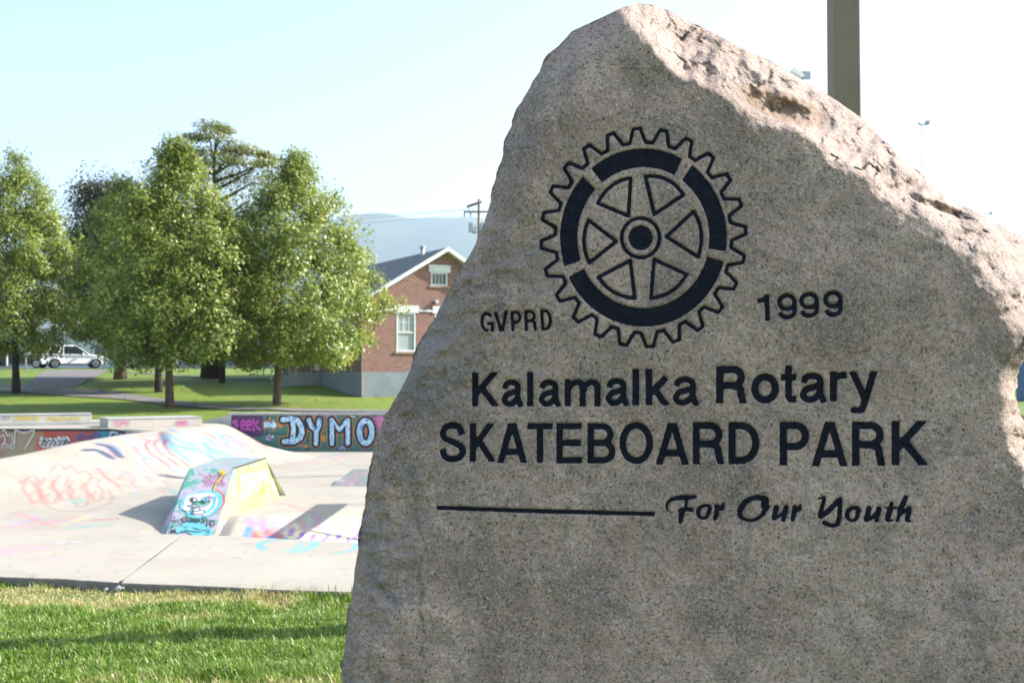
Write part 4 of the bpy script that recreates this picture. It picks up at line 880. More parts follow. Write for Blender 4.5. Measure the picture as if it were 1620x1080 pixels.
# hand lettering under the face
on_face([(300, 770), (250, 765), (235, 800), (280, 810), (305, 790), (285, 785)], .9, m_bk, .02)
for seg in ([(325, 775), (325, 810)], [(350, 812), (352, 775), (390, 812), (392, 775)], [(415, 775), (415, 815), (450, 795), (415, 775)], [(480, 775), (500, 810), (470, 820)], [(530, 780), (530, 860)]): on_face(seg, .9, m_bk, .02, sp=False)
on_face(el(590, 830, 30, 24), .9, m_bk, .02)
on_face([(280, 850), (330, 830), (420, 850), (520, 880), (560, 930)], 5, m_cyn, .012); on_face([(200, 905), (300, 890), (400, 935), (540, 925)], 4.6, m_cyn, .012); on_face([(220, 930), (300, 910), (420, 925), (520, 900)], .5, m_bk, .016)
for seg in ([(150, 745), (155, 770)], [(120, 795), (180, 800)], [(130, 850), (125, 880)], [(110, 910), (160, 905), (150, 930), (105, 925)]): on_face(seg, .9, m_bk, .016, sp=False)
mid = Slow; sn = (Vector(_pl(23.12, -1.7))-Vector(mid)).cross(Vector(T_[1])-Vector(mid)).normalized(); sn = sn if sn.x > 0 else -sn
for i in range(6):
    x = 940+i*50; yb = 560-i*42; on_face([(x, 275-i*8), (x+22, yb-120), (x-6, yb-60), (x+26, yb)], 2.1, m_wh, .004, org=mid, nn=sn)
on_face([(1185, 330), (1180, 430), (1210, 470)], 2.6, m_yel, .004, org=mid, nn=sn); on_face([(1235, 210), (1235, 330)], 1.2, m_wh, .004, org=mid, nn=sn)
for x, y in ((905, 205), (1025, 165), (1090, 140), (955, 195)): on_face([(x, y-10), (x+3, y+18)], 1.7, m_gr, .004, org=mid, nn=sn, sp=False)
on_face([(1300, 330), (1330, 430), (1380, 500)], 4, m_lem, .004, org=mid, nn=sn)
bn = (Vector(Sn)-Vector(Fr_)).cross(Vector(T_[1])-Vector(Fr_)).normalized(); bn = bn if bn.y < 0 else -bn
on_face([(700, 800), (690, 960)], 2.4, m_lil, .005, org=Fr_, nn=bn, sp=False); on_face([(745, 790), (735, 960)], 2.0, m_lil, .005, org=Fr_, nn=bn, sp=False); on_face([(850, 230), (845, 500)], 1.3, m_cyn, .005, org=Fr_, nn=bn, sp=False); on_face([(770, 640), (775, 720)], 2.0, m_pnk, .005, org=Fr_, nn=bn, sp=False)
# ------------------------------------------------------------------ low kicker beside the boulder
kk = thing('kicker_ramp', 'small green and pink painted concrete kicker on the skatepark floor beside the boulder', 'skate ramp', (-2.6, 25, -.88))
m_k = bl('kicker_spray', [(.09, .18, .15), (.12, .21, .19), (.24, .17, .18), (.3, .36, .33)], 2.4)
a = gpt(525, 768.5, -.88); b = gpt(555, 744.5, -.60); 
MB().hexa([(-3.98, 24.85, -.90), (-1.4, 24.7, -.90), (-1.4, 26.8, -.90), (-3.75, 26.8, -.90)], [(-3.62, 25.75, -.60), (-1.8, 25.75, -.60), (-1.8, 26.1, -.60), (-3.62, 26.1, -.60)]).build('wedge', m_k, kk).matrix_parent_inverse = Matrix.Translation((2.6, -25, .88))
# unseen board on two posts, added behind the boulder to cast the floor shadow
bb = thing('shadow_board', 'low wooden board on two steel posts, added unseen behind the boulder to shade the skatepark floor', 'shadow caster', (-1.7, 21, -.88))
MB().box(-.03, .03, -1.5, .95, .95, 1.30, bev=.006).build('board', M['wood'], bb)
for y in (-.75, .8): MB().tube([(.06, y, -.7 if y < 0 else -.05), (.06, y, 1.25)], .03, 8).build('post', M['metal'], bb, smooth=True)
# ------------------------------------------------------------------ brick building
A_ = math.atan2(.469, .883); BLD = (-6.92, 53.0, 0)
bd = thing('brick_building', 'red brick gabled building with white trim and a grey concrete base, behind the right-hand maple', 'building', BLD, A_)
# local frame: x along the gable wall, y back along the left wall, z up
Wd, Ln, Z0, ZF, ZE, ZA = 8.28, 14.0, -.2, 1.63, 4.98, 7.46
def uvbox(o, ax):
    me = o.data; uv = me.uv_layers.new(name='UVMap')
    for lp in me.loops:
        v = me.vertices[lp.vertex_index].co; n = me.polygons[0].normal
        uv.data[lp.index].uv = (v[ax], v.z)
def wall_with_holes(name, ax, length, top, holes, mat, pos):
    """front skin of a wall with real openings; ax 0: runs along x, ax 1: along y"""
    xs = sorted({0, length, *[h for q in holes for h in q[:2]]}); zs = sorted({ZF, ZE, *[h for q in holes for h in q[2:4]]})
    b = bmesh.new()
    if ax == 0: zs = [z for z in zs if z <= 50]
    def topz(u): return ZE if not top else ZE+(ZA-ZE)*(1-abs(u-length/2)/(length/2))
    xs = sorted(set(xs) | ({length/2} if top else set())); xs = sorted(set(xs) | set(np.arange(0, length, .5)))
    zs = sorted(set(zs) | set(np.arange(ZF, ZA, .25)))
    for i in range(len(xs)-1):
        for j in range(len(zs)-1):
            xm, zm_ = (xs[i]+xs[i+1])/2, (zs[j]+zs[j+1])/2
            if any(h[0] < xm < h[1] and h[2] < zm_ < h[3] for h in holes): continue
            q = [(xs[i], zs[j]), (xs[i+1], zs[j]), (xs[i+1], zs[j+1]), (xs[i], zs[j+1])]
            q = [(u, min(z, topz(u))) for u, z in q]
            if abs(q[0][1]-q[3][1]) < 1e-4 and abs(q[1][1]-q[2][1]) < 1e-4: continue
            qq = []
            for p in q:
                if not qq or (abs(p[0]-qq[-1][0])+abs(p[1]-qq[-1][1]) > 1e-5): qq.append(p)
            if len(qq) < 3: continue
            vs = [b.verts.new((u, pos, z) if ax == 0 else (pos, u, z)) for u, z in qq]
            b.faces.new(vs if ax == 0 else vs[::-1])
    bmesh.ops.remove_doubles(b, verts=b.verts, dist=1e-4)
    me = bpy.data.meshes.new(name); b.to_mesh(me); b.free()
    uv = me.uv_layers.new(name='UVMap')
    for lp in me.loops:
        v = me.vertices[lp.vertex_index].co; uv.data[lp.index].uv = (v[ax], v.z)
    return link(name, me, mat, bd)
gwin = [(1.64, 2.62, 2.59, 4.42), (3.62, 4.60, 2.59, 4.42), (5.66, 6.64, 2.59, 4.42)]
att = (3.42, 4.28, 5.78, 6.42)
wall_with_holes('brick_wall', 0, Wd, True, gwin+[att], M['brick'], 0)
lw = [(2.0, 2.9, 2.59, 4.42), (6.3, 7.3, 1.63, 3.9), (9.5, 10.4, 2.59, 4.42), (11.6, 12.5, 2.59, 4.42)]
wall_with_holes('brick_wall', 1, Ln, False, lw, M['brick'], 0)
wall_with_holes('brick_wall', 1, Ln, False, [], M['brick'], Wd)
wall_with_holes('brick_wall', 0, Wd, True, [], M['brick'], Ln)
MB().box(-.05, Wd+.05, -.05, Ln+.05, Z0, ZF).build('foundation', M['found'], bd)
def window(x0, x1, z0, z1, ax=0, rows=2, cols=3, lintel=True):
    """sash window set in its opening"""
    R_ = Matrix.Identity(4) if ax == 0 else Matrix(((0, 1, 0, 0), (1, 0, 0, 0), (0, 0, 1, 0), (0, 0, 0, 1)))
    f = 0.07; m = MB()
    for a in ((x0, x0+f, z0, z1), (x1-f, x1, z0, z1), (x0+f, x1-f, z1-f, z1), (x0+f, x1-f, z0, z0+f)): m.box(a[0], a[1], -.015, .12, a[2], a[3], R_)
    if rows == 2: m.box(x0+f, x1-f, .01, .1, (z0+z1)/2-.035, (z0+z1)/2+.035, R_)
    w_ = m.build('window_frame', M['white'], bd)
    MB().box(x0+f, x1-f, .06, .07, z0+f, z1-f, R_).build('pane', M['glass2'] if rows == 2 else M['glass'], w_)
    MB().box(x0+f, x1-f, .16, .18, z0+f, z1-f, R_).build('curtain', M['curtain'] if rows == 2 else M['dark'], w_)
    m = MB()
    for i in range(1, cols):
        x = x0+f+(x1-x0-2*f)*i/cols; zz0 = (z0+z1)/2 if rows == 2 else z0
        m.box(x-.012, x+.012, .035, .058, zz0+.04, z1-f, R_)
    if rows == 2: m.box(x0+f, x1-f, .037, .056, z0+(z1-z0)*.75-.012, z0+(z1-z0)*.75+.012, R_)
    m.build('muntins', M['white'], w_)
    if lintel: MB().box(x0-.12, x1+.16, -.05, .02, z1+.01, z1+.36, R_, bev=.006).build('lintel', M['white'], bd)
    MB().box(x0-.1, x1+.1, -.06, .02, z0-.1, z0-.002, R_, bev=.006).build('window_sill', M['brick'], bd)
t = NT('window_glass'); t.base((.6, .68, .7)); t.b.inputs['Roughness'].default_value = .05; t.b.inputs['Alpha'].default_value = .38; M['glass2'] = t.m
for q in gwin: window(*q)
window(*att, rows=1, cols=4)
for q in (lw[0], lw[2], lw[3]): window(*q, ax=1)
# side door, stoop and rail
dr_ = MB().box(-.0, .08, 6.36, 7.24, 1.70, 3.85, bev=.01).build('door', M['white'], bd)
MB().box(-.06, -.003, 7.08, 7.13, 2.6, 2.75).build('handle', M['metal'], dr_)
st = MB()
for i in range(4): st.box(-1.35-.3*i, -.06 if i == 0 else -1.35-.3*(i-1), 6.2, 7.4, .9-.0, 1.63-.17*i)
st.build('stoop', M['greyc'], bd)
r_ = MB()
for y in (6.22, 7.38):
    r_.tube([(-.1, y, 2.5), (-1.3, y, 2.5), (-2.3, y, 1.95)], .025, 6)
    for x in (-.12, -1.3, -2.25): r_.tube([(x, y, 1.2), (x, y, 2.5 if x > -2 else 1.95)], .025, 6)
r_.build('handrail', M['white'], bd)
# roof, rake boards, string course, gutter
sl = (ZA-ZE)/(Wd/2); ov = .42
for s, nm in ((0, 'roof_slope'), (1, 'roof_slope')):
    e = (-ov, ZE-ov*sl) if s == 0 else (Wd+ov, ZE-ov*sl); a = (Wd/2, ZA)
    up = .16
    MB().hexa([(e[0], -.42, e[1]), (a[0], -.42, a[1]), (a[0], Ln+.42, a[1]), (e[0], Ln+.42, e[1])], [(e[0], -.42, e[1]+up), (a[0], -.42, a[1]+up), (a[0], Ln+.42, a[1]+up), (e[0], Ln+.42, e[1]+up)]).build(nm, M['roof'], bd)
    for y0 in (-.46, Ln+.423):
        MB().hexa([(e[0], y0, e[1]-.03), (a[0], y0, a[1]-.03), (a[0], y0+.036, a[1]-.03), (e[0], y0+.036, e[1]-.03)], [(e[0], y0, e[1]+up+.02), (a[0], y0, a[1]+up+.02), (a[0], y0+.036, a[1]+up+.02), (e[0], y0+.036, e[1]+up+.02)]).build('rake_board', M['white'], bd)
    for y0 in (-.42,):
        MB().hexa([(e[0], y0, e[1]-.02), (a[0], y0, a[1]-.02), (a[0], -.002, a[1]-.02), (e[0], -.002, e[1]-.02)], [(e[0], y0, e[1]-.003), (a[0], y0, a[1]-.003), (a[0], -.002, a[1]-.003), (e[0], -.002, e[1]-.003)]).build('soffit', M['white'], bd)
    x = e[0]-(.08 if s == 0 else -.08); MB().box(min(x, e[0]), max(x, e[0]), -.4, Ln+.4, e[1]-.02, e[1]+.12).build('gutter', M['white'], bd)
for s_ in ((.0, 1.50), (2.80, 3.48), (4.78, 5.52), (6.82, Wd)): MB().box(s_[0], s_[1], -.045, -.003, 4.50, 4.60).build('string_course', M['white'], bd)
MB().tube([(3.85, 2.0, ZE+3.5*sl), (3.85, 2.0, ZA+.38)], .10, 10).build('roof_vent', M['metal'], bd, smooth=True)
MB().tube([(3.85, 2.0, ZA+.33), (3.85, 2.0, ZA+.43)], .15, 10).build('vent_cap', M['metal'], bd)
MB().box(3.55, 3.75, -.22, -.003, 4.92, 5.06, bev=.02).build('wall_lamp', M['metal'], bd)
MB().tube([(-.10, -.06, ZE-.2), (-.10, -.06, ZF), (-.10, -.06, .5)], .04, 6).build('downpipe', M['brick'], bd)
# ------------------------------------------------------------------ long low store behind the road
def store(name, label, x0, x1, y, z0, h, mt, win, dep=14, cat='building'):
    th = thing(name, label, cat, ((x0+x1)/2, y, z0)); w_ = x1-x0
    MB().box(-w_/2, w_/2, 0, dep, 0, h).build('wall', mt, th)
    MB().box(-w_/2-.3, w_/2+.3, -.4, dep+.3, h, h+.35).build('roof', M['metal'], th)
    n = int(w_/3.2)
    for i in range(n):
        x = -w_/2+(i+.5)*w_/n
        if win: 
            f = MB().box(x-1.1, x+1.1, -.06, -.003, .8, 2.5).build('window_frame', M['white'], th)
            MB().box(x-1.02, x+1.02, -.075, -.062, .88, 2.42).build('pane', M['glass'], f)
    return th
t = NT('pale_render'); t.base((.50, .52, .55)); M['pale'] = t.m
t = NT('slate_render'); t.base((.16, .20, .26)); M['slate'] = t.m
store('shop_building', 'long low pale building with a row of windows, beyond the road at far left', -72, -37, 118, 2.0, 3.6, M['pale'], True)
store('shop_building', 'low slate blue building beyond the road, seen between the maple trunks', -34, -6, 114, 2.0, 3.4, M['slate'], True)
# ------------------------------------------------------------------ far mountain
def mountain(name, y0, prof, mt, dep, seed):
    xs = np.linspace(-7000, 7000, 260); H = np.interp(xs, [p[0] for p in prof], [p[1] for p in prof])
    H = H+22*fbm(xs/300, xs*0, 5, seed)+5*fbm(xs/40, xs*0, 3, seed+2)
    v = np.linspace(0, 1, 24)[:, None]
    Z = H*(ss(0, 1, v)**.9)+(30*fbm(xs/500, v*5, 4, seed+5)*v*(1-v)*4); Y = y0+dep*v+xs*0; X = xs+v*0
    b = np.stack([X[-1:], Y[-1:]+1500, Z[-1:]*0-5], -1)
    P = np.concatenate([np.stack([X, Y, Z-2], -1), b], 0)
    tag(link(name, grid_mesh(name, P, True), mt), kind='structure')
t = NT('forest_hill'); p = t.pos(); n = t.noise(p, .004, 6, .65)
t.base(t.ramp(n, [(.35, (.022, .045, .022)), (.6, (.05, .08, .03)), (.72, (.14, .13, .07))])); M['hill'] = t.m
mountain('mountain', 4200, [(-7000, 560), (-4500, 700), (-3200, 640), (-1500, 700), (-700, 790), (200, 760), (1500, 520), (3000, 250), (7000, 300)], M['hill'], 1600, 51)
# ------------------------------------------------------------------ trees
LEAFV = None
def leaf_mesh(name, C, N, size, rng, asp=.75, jit=.5):
    """C: leaf centres, N: preferred normals; each leaf a bent diamond of two triangles pairs"""
    n = len(C); R_ = rng.normal(size=(n, 3)); Nn = N+jit*rng.normal(size=(n, 3)); Nn /= np.linalg.norm(Nn, axis=1)[:, None]
    U = np.cross(Nn, R_); U /= np.linalg.norm(U, axis=1)[:, None]; V = np.cross(Nn, U)
    s = (size*rng.uniform(.65, 1.3, n))[:, None]
    P = np.stack([C-U*s*.6, C+V*s*asp*.5+Nn*s*.10, C+U*s*.6-Nn*s*.08, C-V*s*asp*.5+Nn*s*.10], 1).reshape(-1, 3)
    me = bpy.data.meshes.new(name); me.vertices.add(n*4); me.vertices.foreach_set('co', P.astype(np.float32).reshape(-1))
    me.loops.add(n*4); me.loops.foreach_set('vertex_index', np.arange(n*4, dtype=np.int32))
    me.polygons.add(n); me.polygons.foreach_set('loop_start', np.arange(0, n*4, 4, dtype=np.int32)); me.update(calc_edges=True)
    a = me.attributes.new('rnd', 'FLOAT', 'POINT'); a.data.foreach_set('value', np.repeat(rng.uniform(0, 1, n), 4).astype(np.float32))
    return me
maple = m_leaf('maple_leaf', [(.055, .105, .014), (.125, .185, .020), (.19, .25, .032), (.28, .33, .058), (.35, .34, .08)], .32, .45)
darkm = m_leaf('dark_leaf', [(.015, .032, .008), (.03, .042, .010), (.045, .05, .012), (.15, .09, .02)], .3)
locust = m_leaf('locust_leaf', [(.10, .15, .03), (.16, .19, .04), (.22, .19, .05)], .45)
autumn = m_leaf('autumn_leaf', [(.12, .15, .03), (.26, .15, .025), (.32, .12, .02)], .4)
def tree(label, x, y, trunk_h, top_h, prof, trunk_r, mat, seed, ncl=430, per=108, size=.112, lean=0, bark='bark', name='maple_tree', clr=.48, flat=1, cents=None, group=None, mats2=None, crown_dx=0):
    rng = np.random.default_rng(seed); z0 = float(terrain(x, y))
    th = thing(name, label, 'tree', (x, y, z0), 0, group)
    # prof: list of (t, radius) from crown bottom (t=0) to top (t=1)
    pt = [p[0] for p in prof]; pr = [p[1] for p in prof]; H = top_h-trunk_h
    zt_ = np.linspace(0, 1, 9); tr = [(lean*zz*top_h*.3+.05*math.sin(seed+zz*6), .05*math.cos(seed*2+zz*5), -.3+zz*(top_h*.93+.3)) for zz in zt_]
    rad = [trunk_r*(1.35 if i == 0 else 1.0)*(1-.92*zz)**(.8 if cents is None else 1.9) for i, zz in enumerate(zt_)]; rad[0] = trunk_r*1.3; rad[1] = trunk_r*.95
    MB().tube(tr, rad, 12).build('trunk', M[bark], th, smooth=True)
    if cents is None:
        C = []
        while len(C) < ncl:
            tt = rng.uniform(0, 1); R_ = np.interp(tt, pt, pr)
            if rng.uniform() > R_/max(pr)*.9+.1: continue
            a = rng.uniform(0, 2*PI); rr_ = R_*(rng.uniform()**.42)
            rr_ *= 1+.10*math.sin(3*a+seed)+.18*float(vnoise(a*1.6+seed, tt*7, seed))+.12*float(vnoise(a*3.5, tt*16, seed+3))
            C.append((rr_*math.cos(a)+crown_dx, rr_*math.sin(a), trunk_h+tt*H, R_))
        C = np.array(C)
    else: C = np.array([(cx, cy, cz, 1.) for cx, cy, cz, *_ in cents]); 
    # limbs: one mesh per main limb
    nb = 9 if cents is None else min(len(C), 14)
    for i in range(nb):
        if cents is None:
            tt = .04+.72*i/nb; a = i*2.4+seed; R_ = np.interp(tt+.15, pt, pr)*.82; zb = trunk_h+tt*H*.8-.1; e = (R_*math.cos(a)+crown_dx, R_*math.sin(a), trunk_h+(tt+.17)*H)
        else: e = C[i*len(C)//nb][:3]; zb = max(trunk_h, e[2]-1.3)
        k0 = min(max((zb+.3)/(top_h*.93+.3), 0), 1); bx = np.interp(k0, zt_, [p[0] for p in tr]); by = np.interp(k0, zt_, [p[1] for p in tr]); r0 = trunk_r*(1-.9*k0)*.55
        MB().tube([(bx, by, zb), (bx*.55+e[0]*.45, by*.55+e[1]*.45, zb*.6+e[2]*.4), (bx*.2+e[0]*.8, by*.2+e[1]*.8, zb*.2+e[2]*.8), e], [r0, r0*.7, r0*.4, .008], 6).build('branch', M[bark], th, smooth=True)
    pts = []; nrm = []
    for i, c in enumerate(C):
        cr_ = (clr if cents is None else cents[i][3])*rng.uniform(.7, 1.25)
        k = int(per*rng.uniform(.6, 1.3)); g = rng.normal(size=(k, 3)); g /= np.linalg.norm(g, axis=1)[:, None]; g *= (rng.uniform(0, 1, k)**.4)[:, None]*cr_
        g[:, 2] *= flat
        if cents is None: g[:, 2] += .35*cr_*rng.uniform(-.3, 1)
        pts.append(c[:3]+g); o = np.array([c[0]*.25, c[1]*.25, .7]); nrm.append(g/cr_*.8+o/np.linalg.norm(o))
    # loose shoots standing off the outline
    if cents is None:
        for _ in range(260):
            tt = rng.uniform(.02, 1)**.8; a = rng.uniform(0, 2*PI); R_ = np.interp(tt, pt, pr); b0 = np.array([R_*math.cos(a)*.92+crown_dx, R_*math.sin(a)*.92, trunk_h+tt*H]); d = np.array([math.cos(a)*.5, math.sin(a)*.5, .9]); d /= np.linalg.norm(d)
            k = 10; q = b0+d*np.linspace(0, rng.uniform(.35, .8), k)[:, None]+.05*rng.normal(size=(k, 3)); pts.append(q); nrm.append(np.tile(d*.3+[0, 0, .5], (k, 1)))
    pts = np.concatenate(pts); nrm = np.concatenate(nrm)
    if mats2:
        sel = mats2[1](pts); link('autumn_foliage', leaf_mesh('autumn_foliage', pts[sel], nrm[sel], size, rng), mats2[0], th); pts, nrm = pts[~sel], nrm[~sel]
    link('crown', leaf_mesh('crown', pts, nrm, size, rng), mat, th)
    return th
def base(px, py, lo=30): x, y, z = hit(px, py, terrain, lo, 110); return x, y
G = 'maples on the park lawn'
egg = lambda R_: [(0, R_*.6), (.08, R_*.9), (.24, R_), (.42, R_*.95), (.6, R_*.80), (.78, R_*.5), (.91, R_*.22), (1, R_*.04)]
x, y = base(268, 645); tree('leafy green maple in front of the group, pale trunk nearest the long ledge', x, y, 1.7, 10.0, egg(3.15), .15, maple, 3, group=G, ncl=560, crown_dx=.2)
x, y = base(440, 640); tree('wide leafy green maple standing alone in front of the brick building', x, y, 1.6, 9.75, egg(3.6), .15, maple, 5, group=G, ncl=620, crown_dx=.65)
x, y = base(25, 622); tree('maple at the left edge of the photograph, with a dark trunk and some orange leaves', x, y, 1.9, 11.1, egg(3.5), .17, maple, 9, lean=-.05, group=G, ncl=600, bark='darkbark', mats2=(autumn, lambda p: (p[:, 0] < -.6) & (p[:, 2] > 3) & (p[:, 2] < 6.4) & (p[:, 0] > -2.4) & (p[:, 1] < -.8)), crown_dx=-.2)
x, y = base(190, 600); tree('maple with a thick trunk beside the driveway, partly behind the front maple', x, y, 2.0, 10.6, egg(3.4), .30, maple, 12, group=G, size=.16)
x, y = base(250, 620); tree('maple with a dark trunk just behind the front maple', x, y, 1.8, 9.6, egg(2.8), .17, maple, 15, group=G, bark='darkbark', ncl=420)
x, y = base(352, 605); tree('slender maple in the shade between the two front maples', x, y, 1.9, 9.0, egg(2.8), .15, maple, 18, group=G, bark='darkbark', ncl=420)
# background trees
x, y = base(336, 598); 
ppx = y/F
def rel(px, py, dz=0, r=.5): r = r*1.7; return ((px-810)*ppx-x+RNG.uniform(-.25, .25), RNG.uniform(-1.6, 1.6), 1.6+(589-py)*ppx-float(terrain(x, y)), r)
cs = [rel(p, q, 0, r) for p, q, r in ((342, 198, .5), (350, 202, .5), (330, 204, .45), (357, 206, .35), (325, 219, .6), (312, 222, .45), (340, 222, .7), (358, 224, .4), (300, 236, .5), (286, 240, .45), (328, 238, .8), (345, 240, .8), (362, 238, .4), (300, 250, .6), (318, 255, .8), (340, 258, .9), (372, 252, .5), (384, 240, .6), (396, 238, .5), (408, 248, .6), (420, 241, .45), (428, 250, .45), (378, 262, .8), (400, 262, .9), (420, 264, .7), (432, 262, .5), (350, 275, 1.), (325, 272, 1.), (300, 270, .8), (380, 280, 1.), (405, 284, 1.), (425, 282, .8), (280, 262, .6), (340, 300, 1.2), (370, 310, 1.2), (310, 310, 1.2), (400, 315, 1.2), (340, 345, 1.3), (370, 350, 1.3), (320, 360, 1.3), (350, 390, 1.3), (330, 420, 1.3), (365, 425, 1.3))]
tree('tall open-crowned tree with layered tufts rising above the maples, on a very wide dark trunk', x, y, 3, 15.6, egg(1), .55, locust, 22, per=300, size=.13, bark='darkbark', name='locust_tree', flat=.36, cents=cs)
x, y = (191-810)/F*76, 76; ppx = y/F
cs = [rel(px_2, py_2, 0, .85) for px_2, py_2 in [(RNG.uniform(112, 228), RNG.uniform(290, 470)) for _ in range(150)] if ((px_2-168)/58)**2+((py_2-375)/95)**2 < 1]
tree('dark green broad tree with a few russet leaves, behind the left maples', x, y, 4, 12.6, egg(3), .3, darkm, 25, per=260, size=.18, bark='darkbark', name='broad_tree', flat=.8, cents=cs)
# ------------------------------------------------------------------ cars
def car(label, x, y, rz, paint, L_=4.6, H_=1.66, suv=True, cat='car', name='parked_car', group='cars parked along the road'):
    z0 = float(terrain(x, y))+.03; th = thing(name, label, cat, (x, y, z0), rz, group); W2 = .92
    wx = (-1.38, 1.40) if L_ < 4.8 else (-1.5, 1.5); wr = .345
    def arch(cx): return [(cx+(wr+.07)*math.cos(a), wr+(wr+.07)*math.sin(a)-.0) for a in np.linspace(0, PI, 9)]
    bot = [(L_/2-.05, .30)]+[(q[0], max(q[1], .24)) for q in arch(wx[1])]+[(q[0], max(q[1], .24)) for q in arch(wx[0])]+[(-L_/2+.08, .32)]
    beltz = .98
    up = [(-L_/2, .55), (-L_/2+.02, .85), (-L_/2+.10, beltz+.06), (L_/2-1.25, beltz), (L_/2-.45, .86), (L_/2-.08, .70), (L_/2, .52)]
    prof = bot+up
    b = bmesh.new(); lay = []
    for yy, sc_ in ((-W2+.03, .985), (-W2, 1), (-W2+.0, 1)):
        pass
    ycs = [-W2+.10, -W2+.02, -W2, W2, W2-.02, W2-.10] ; 
    rings = []
    for i, yy in enumerate((-W2+.09, -W2, W2, W2-.09)):
        s_ = .06 if i in (0, 3) else 0
        rings.append([b.verts.new((px*(1-s_*.25) if abs(px) > L_/2-.6 else px, yy, pz+(.0 if pz < .5 else (.02 if s_ else -.035)))) for px, pz in prof])
    n = len(prof)
    for r0, r1 in zip(rings, rings[1:]):
        for k_ in range(n): b.faces.new((r0[k_], r0[(k_+1) % n], r1[(k_+1) % n], r1[k_]))
    b.faces.new(rings[0][::-1]); b.faces.new(rings[-1])
    bmesh.ops.recalc_face_normals(b, faces=b.faces); bmesh.ops.triangulate(b, faces=[f for f in b.faces if len(f.verts) > 4])
    me = bpy.data.meshes.new('body'); b.to_mesh(me); b.free(); link('body', me, paint, th)
    # cabin with sloping glass
    rb, rf = (-L_/2+.12, L_/2-1.30); tb, tf = (-L_/2+.62, L_/2-2.15)
    if not suv: rb, tb = -L_/2+.75, -L_/2+1.35
    ty = W2-.20
    B = [(rb, -W2+.05, beltz), (rf, -W2+.05, beltz), (rf, W2-.05, beltz), (rb, W2-.05, beltz)]; T = [(tb, -ty, H_-.05), (tf, -ty, H_-.05), (tf, ty, H_-.05), (tb, ty, H_-.05)]
    MB().hexa(B, T).build('greenhouse', M['carglass'], th)
    MB().hexa([(tb-.05, -ty-.01, H_-.06), (tf+.05, -ty-.01, H_-.06), (tf+.05, ty+.01, H_-.06), (tb-.05, ty+.01, H_-.06)], [(tb+.12, -ty+.1, H_), (tf-.18, -ty+.1, H_), (tf-.18, ty-.1, H_), (tb+.12, ty-.1, H_)]).build('roof', paint, th)
    pl = MB()
    for sgn in (-1, 1):
        for (xb, xt, wd_) in ((rb+.0, tb+.0, .20), (rf-.06, tf-.06, .07), ((rb+rf)/2-.25, (tb+tf)/2-.05, .06), (rb+.95, tb+.72, .10)):
            pl.hexa([(xb, sgn*(W2-.045), beltz), (xb+wd_, sgn*(W2-.045), beltz), (xb+wd_, sgn*(W2-.09), beltz), (xb, sgn*(W2-.09), beltz)], [(xt, sgn*(ty+.006), H_-.05), (xt+wd_, sgn*(ty+.006), H_-.05), (xt+wd_, sgn*(ty-.04), H_-.05), (xt, sgn*(ty-.04), H_-.05)])
    pl.build('pillars', paint, th)
    for cx in wx:
        for sgn in (-1, 1):
            ty_ = MB().tube([(cx, sgn*(W2-.24), wr), (cx, sgn*(W2-.02), wr)], wr, 20).build('wheel', M['tyre'], th)
            MB().tube([(cx, sgn*(W2-.03), wr), (cx, sgn*(W2-.005), wr)], wr*.66, 16).build('rim', M['rim'], ty_)
            s5 = MB()
            for q in range(5): a = q*2*PI/5+.3; s5.box(.05, wr*.6, -.012, .012, -.03, .03, Matrix.Translation((cx, sgn*(W2+.004), wr)) @ Matrix.Rotation(a, 4, 'Y'))
            s5.build('spokes', M['dark'], ty_)
    for sgn in (-1, 1):
        MB().box(-L_/2-.015, -L_/2+.10, sgn*(W2-.20)-.17, sgn*(W2-.20)+.17, .78, .93, bev=.02).build('taillight', M['red'], th)
        MB().box(L_/2-.28, L_/2-.03, sgn*(W2-.24)-.2, sgn*(W2-.24)+.2, .60, .72, bev=.02).build('headlight', M['lens'], th)
        MB().box(rf-.55, rf-.40, sgn*(W2+.09)-.09, sgn*(W2+.09)+.09, beltz+.0, beltz+.14, bev=.03).build('mirror', paint, th)
        MB().box(-.30, -.10, sgn*(W2+.008)-.01, sgn*(W2+.008)+.01, .83, .86).build('door_handle', M['rim'], th)
        MB().box(wx[0]+.5, wx[1]-.5, sgn*(W2-.03)-.04, sgn*(W2-.03)+.04, .22, .31).build('side_skirt', M['dark'], th)
    MB().box(-L_/2-.03, -L_/2+.12, -W2+.1, W2-.1, .28, .45, bev=.02).build('rear_bumper', M['dark'], th)
    MB().box(-L_/2-.022, -L_/2-.001, -.26, .26, .62, .75).build('licence_plate', M['pale'], th)
    return th
x, y, _ = at_depth(117, 583, 83.5); car('white crossover parked at the top of the driveway, seen from its right rear', float(x), 83.5, math.radians(27), M['carwhite'])
x = (30-810)/F*87; car('dark car parked behind the white crossover, half hidden by the left maple trunk', x, 87, math.radians(8), M['carblack'], 4.8, 1.45, False)
x = (232-810)/F*84; car('dark grey car behind the thick maple trunk', x, 84.5, math.radians(4), M['cargrey'], 4.5, 1.45, False)
x = (420-810)/F*90; car('red car parked far back between the maples', x, 90, math.radians(2), M['carred'], 4.5, 1.45, False)
x = (-48-810)/F*88; car('silver car parked farthest left along the road', x, 88, math.radians(5), M['rim'], 4.5, 1.5, True)
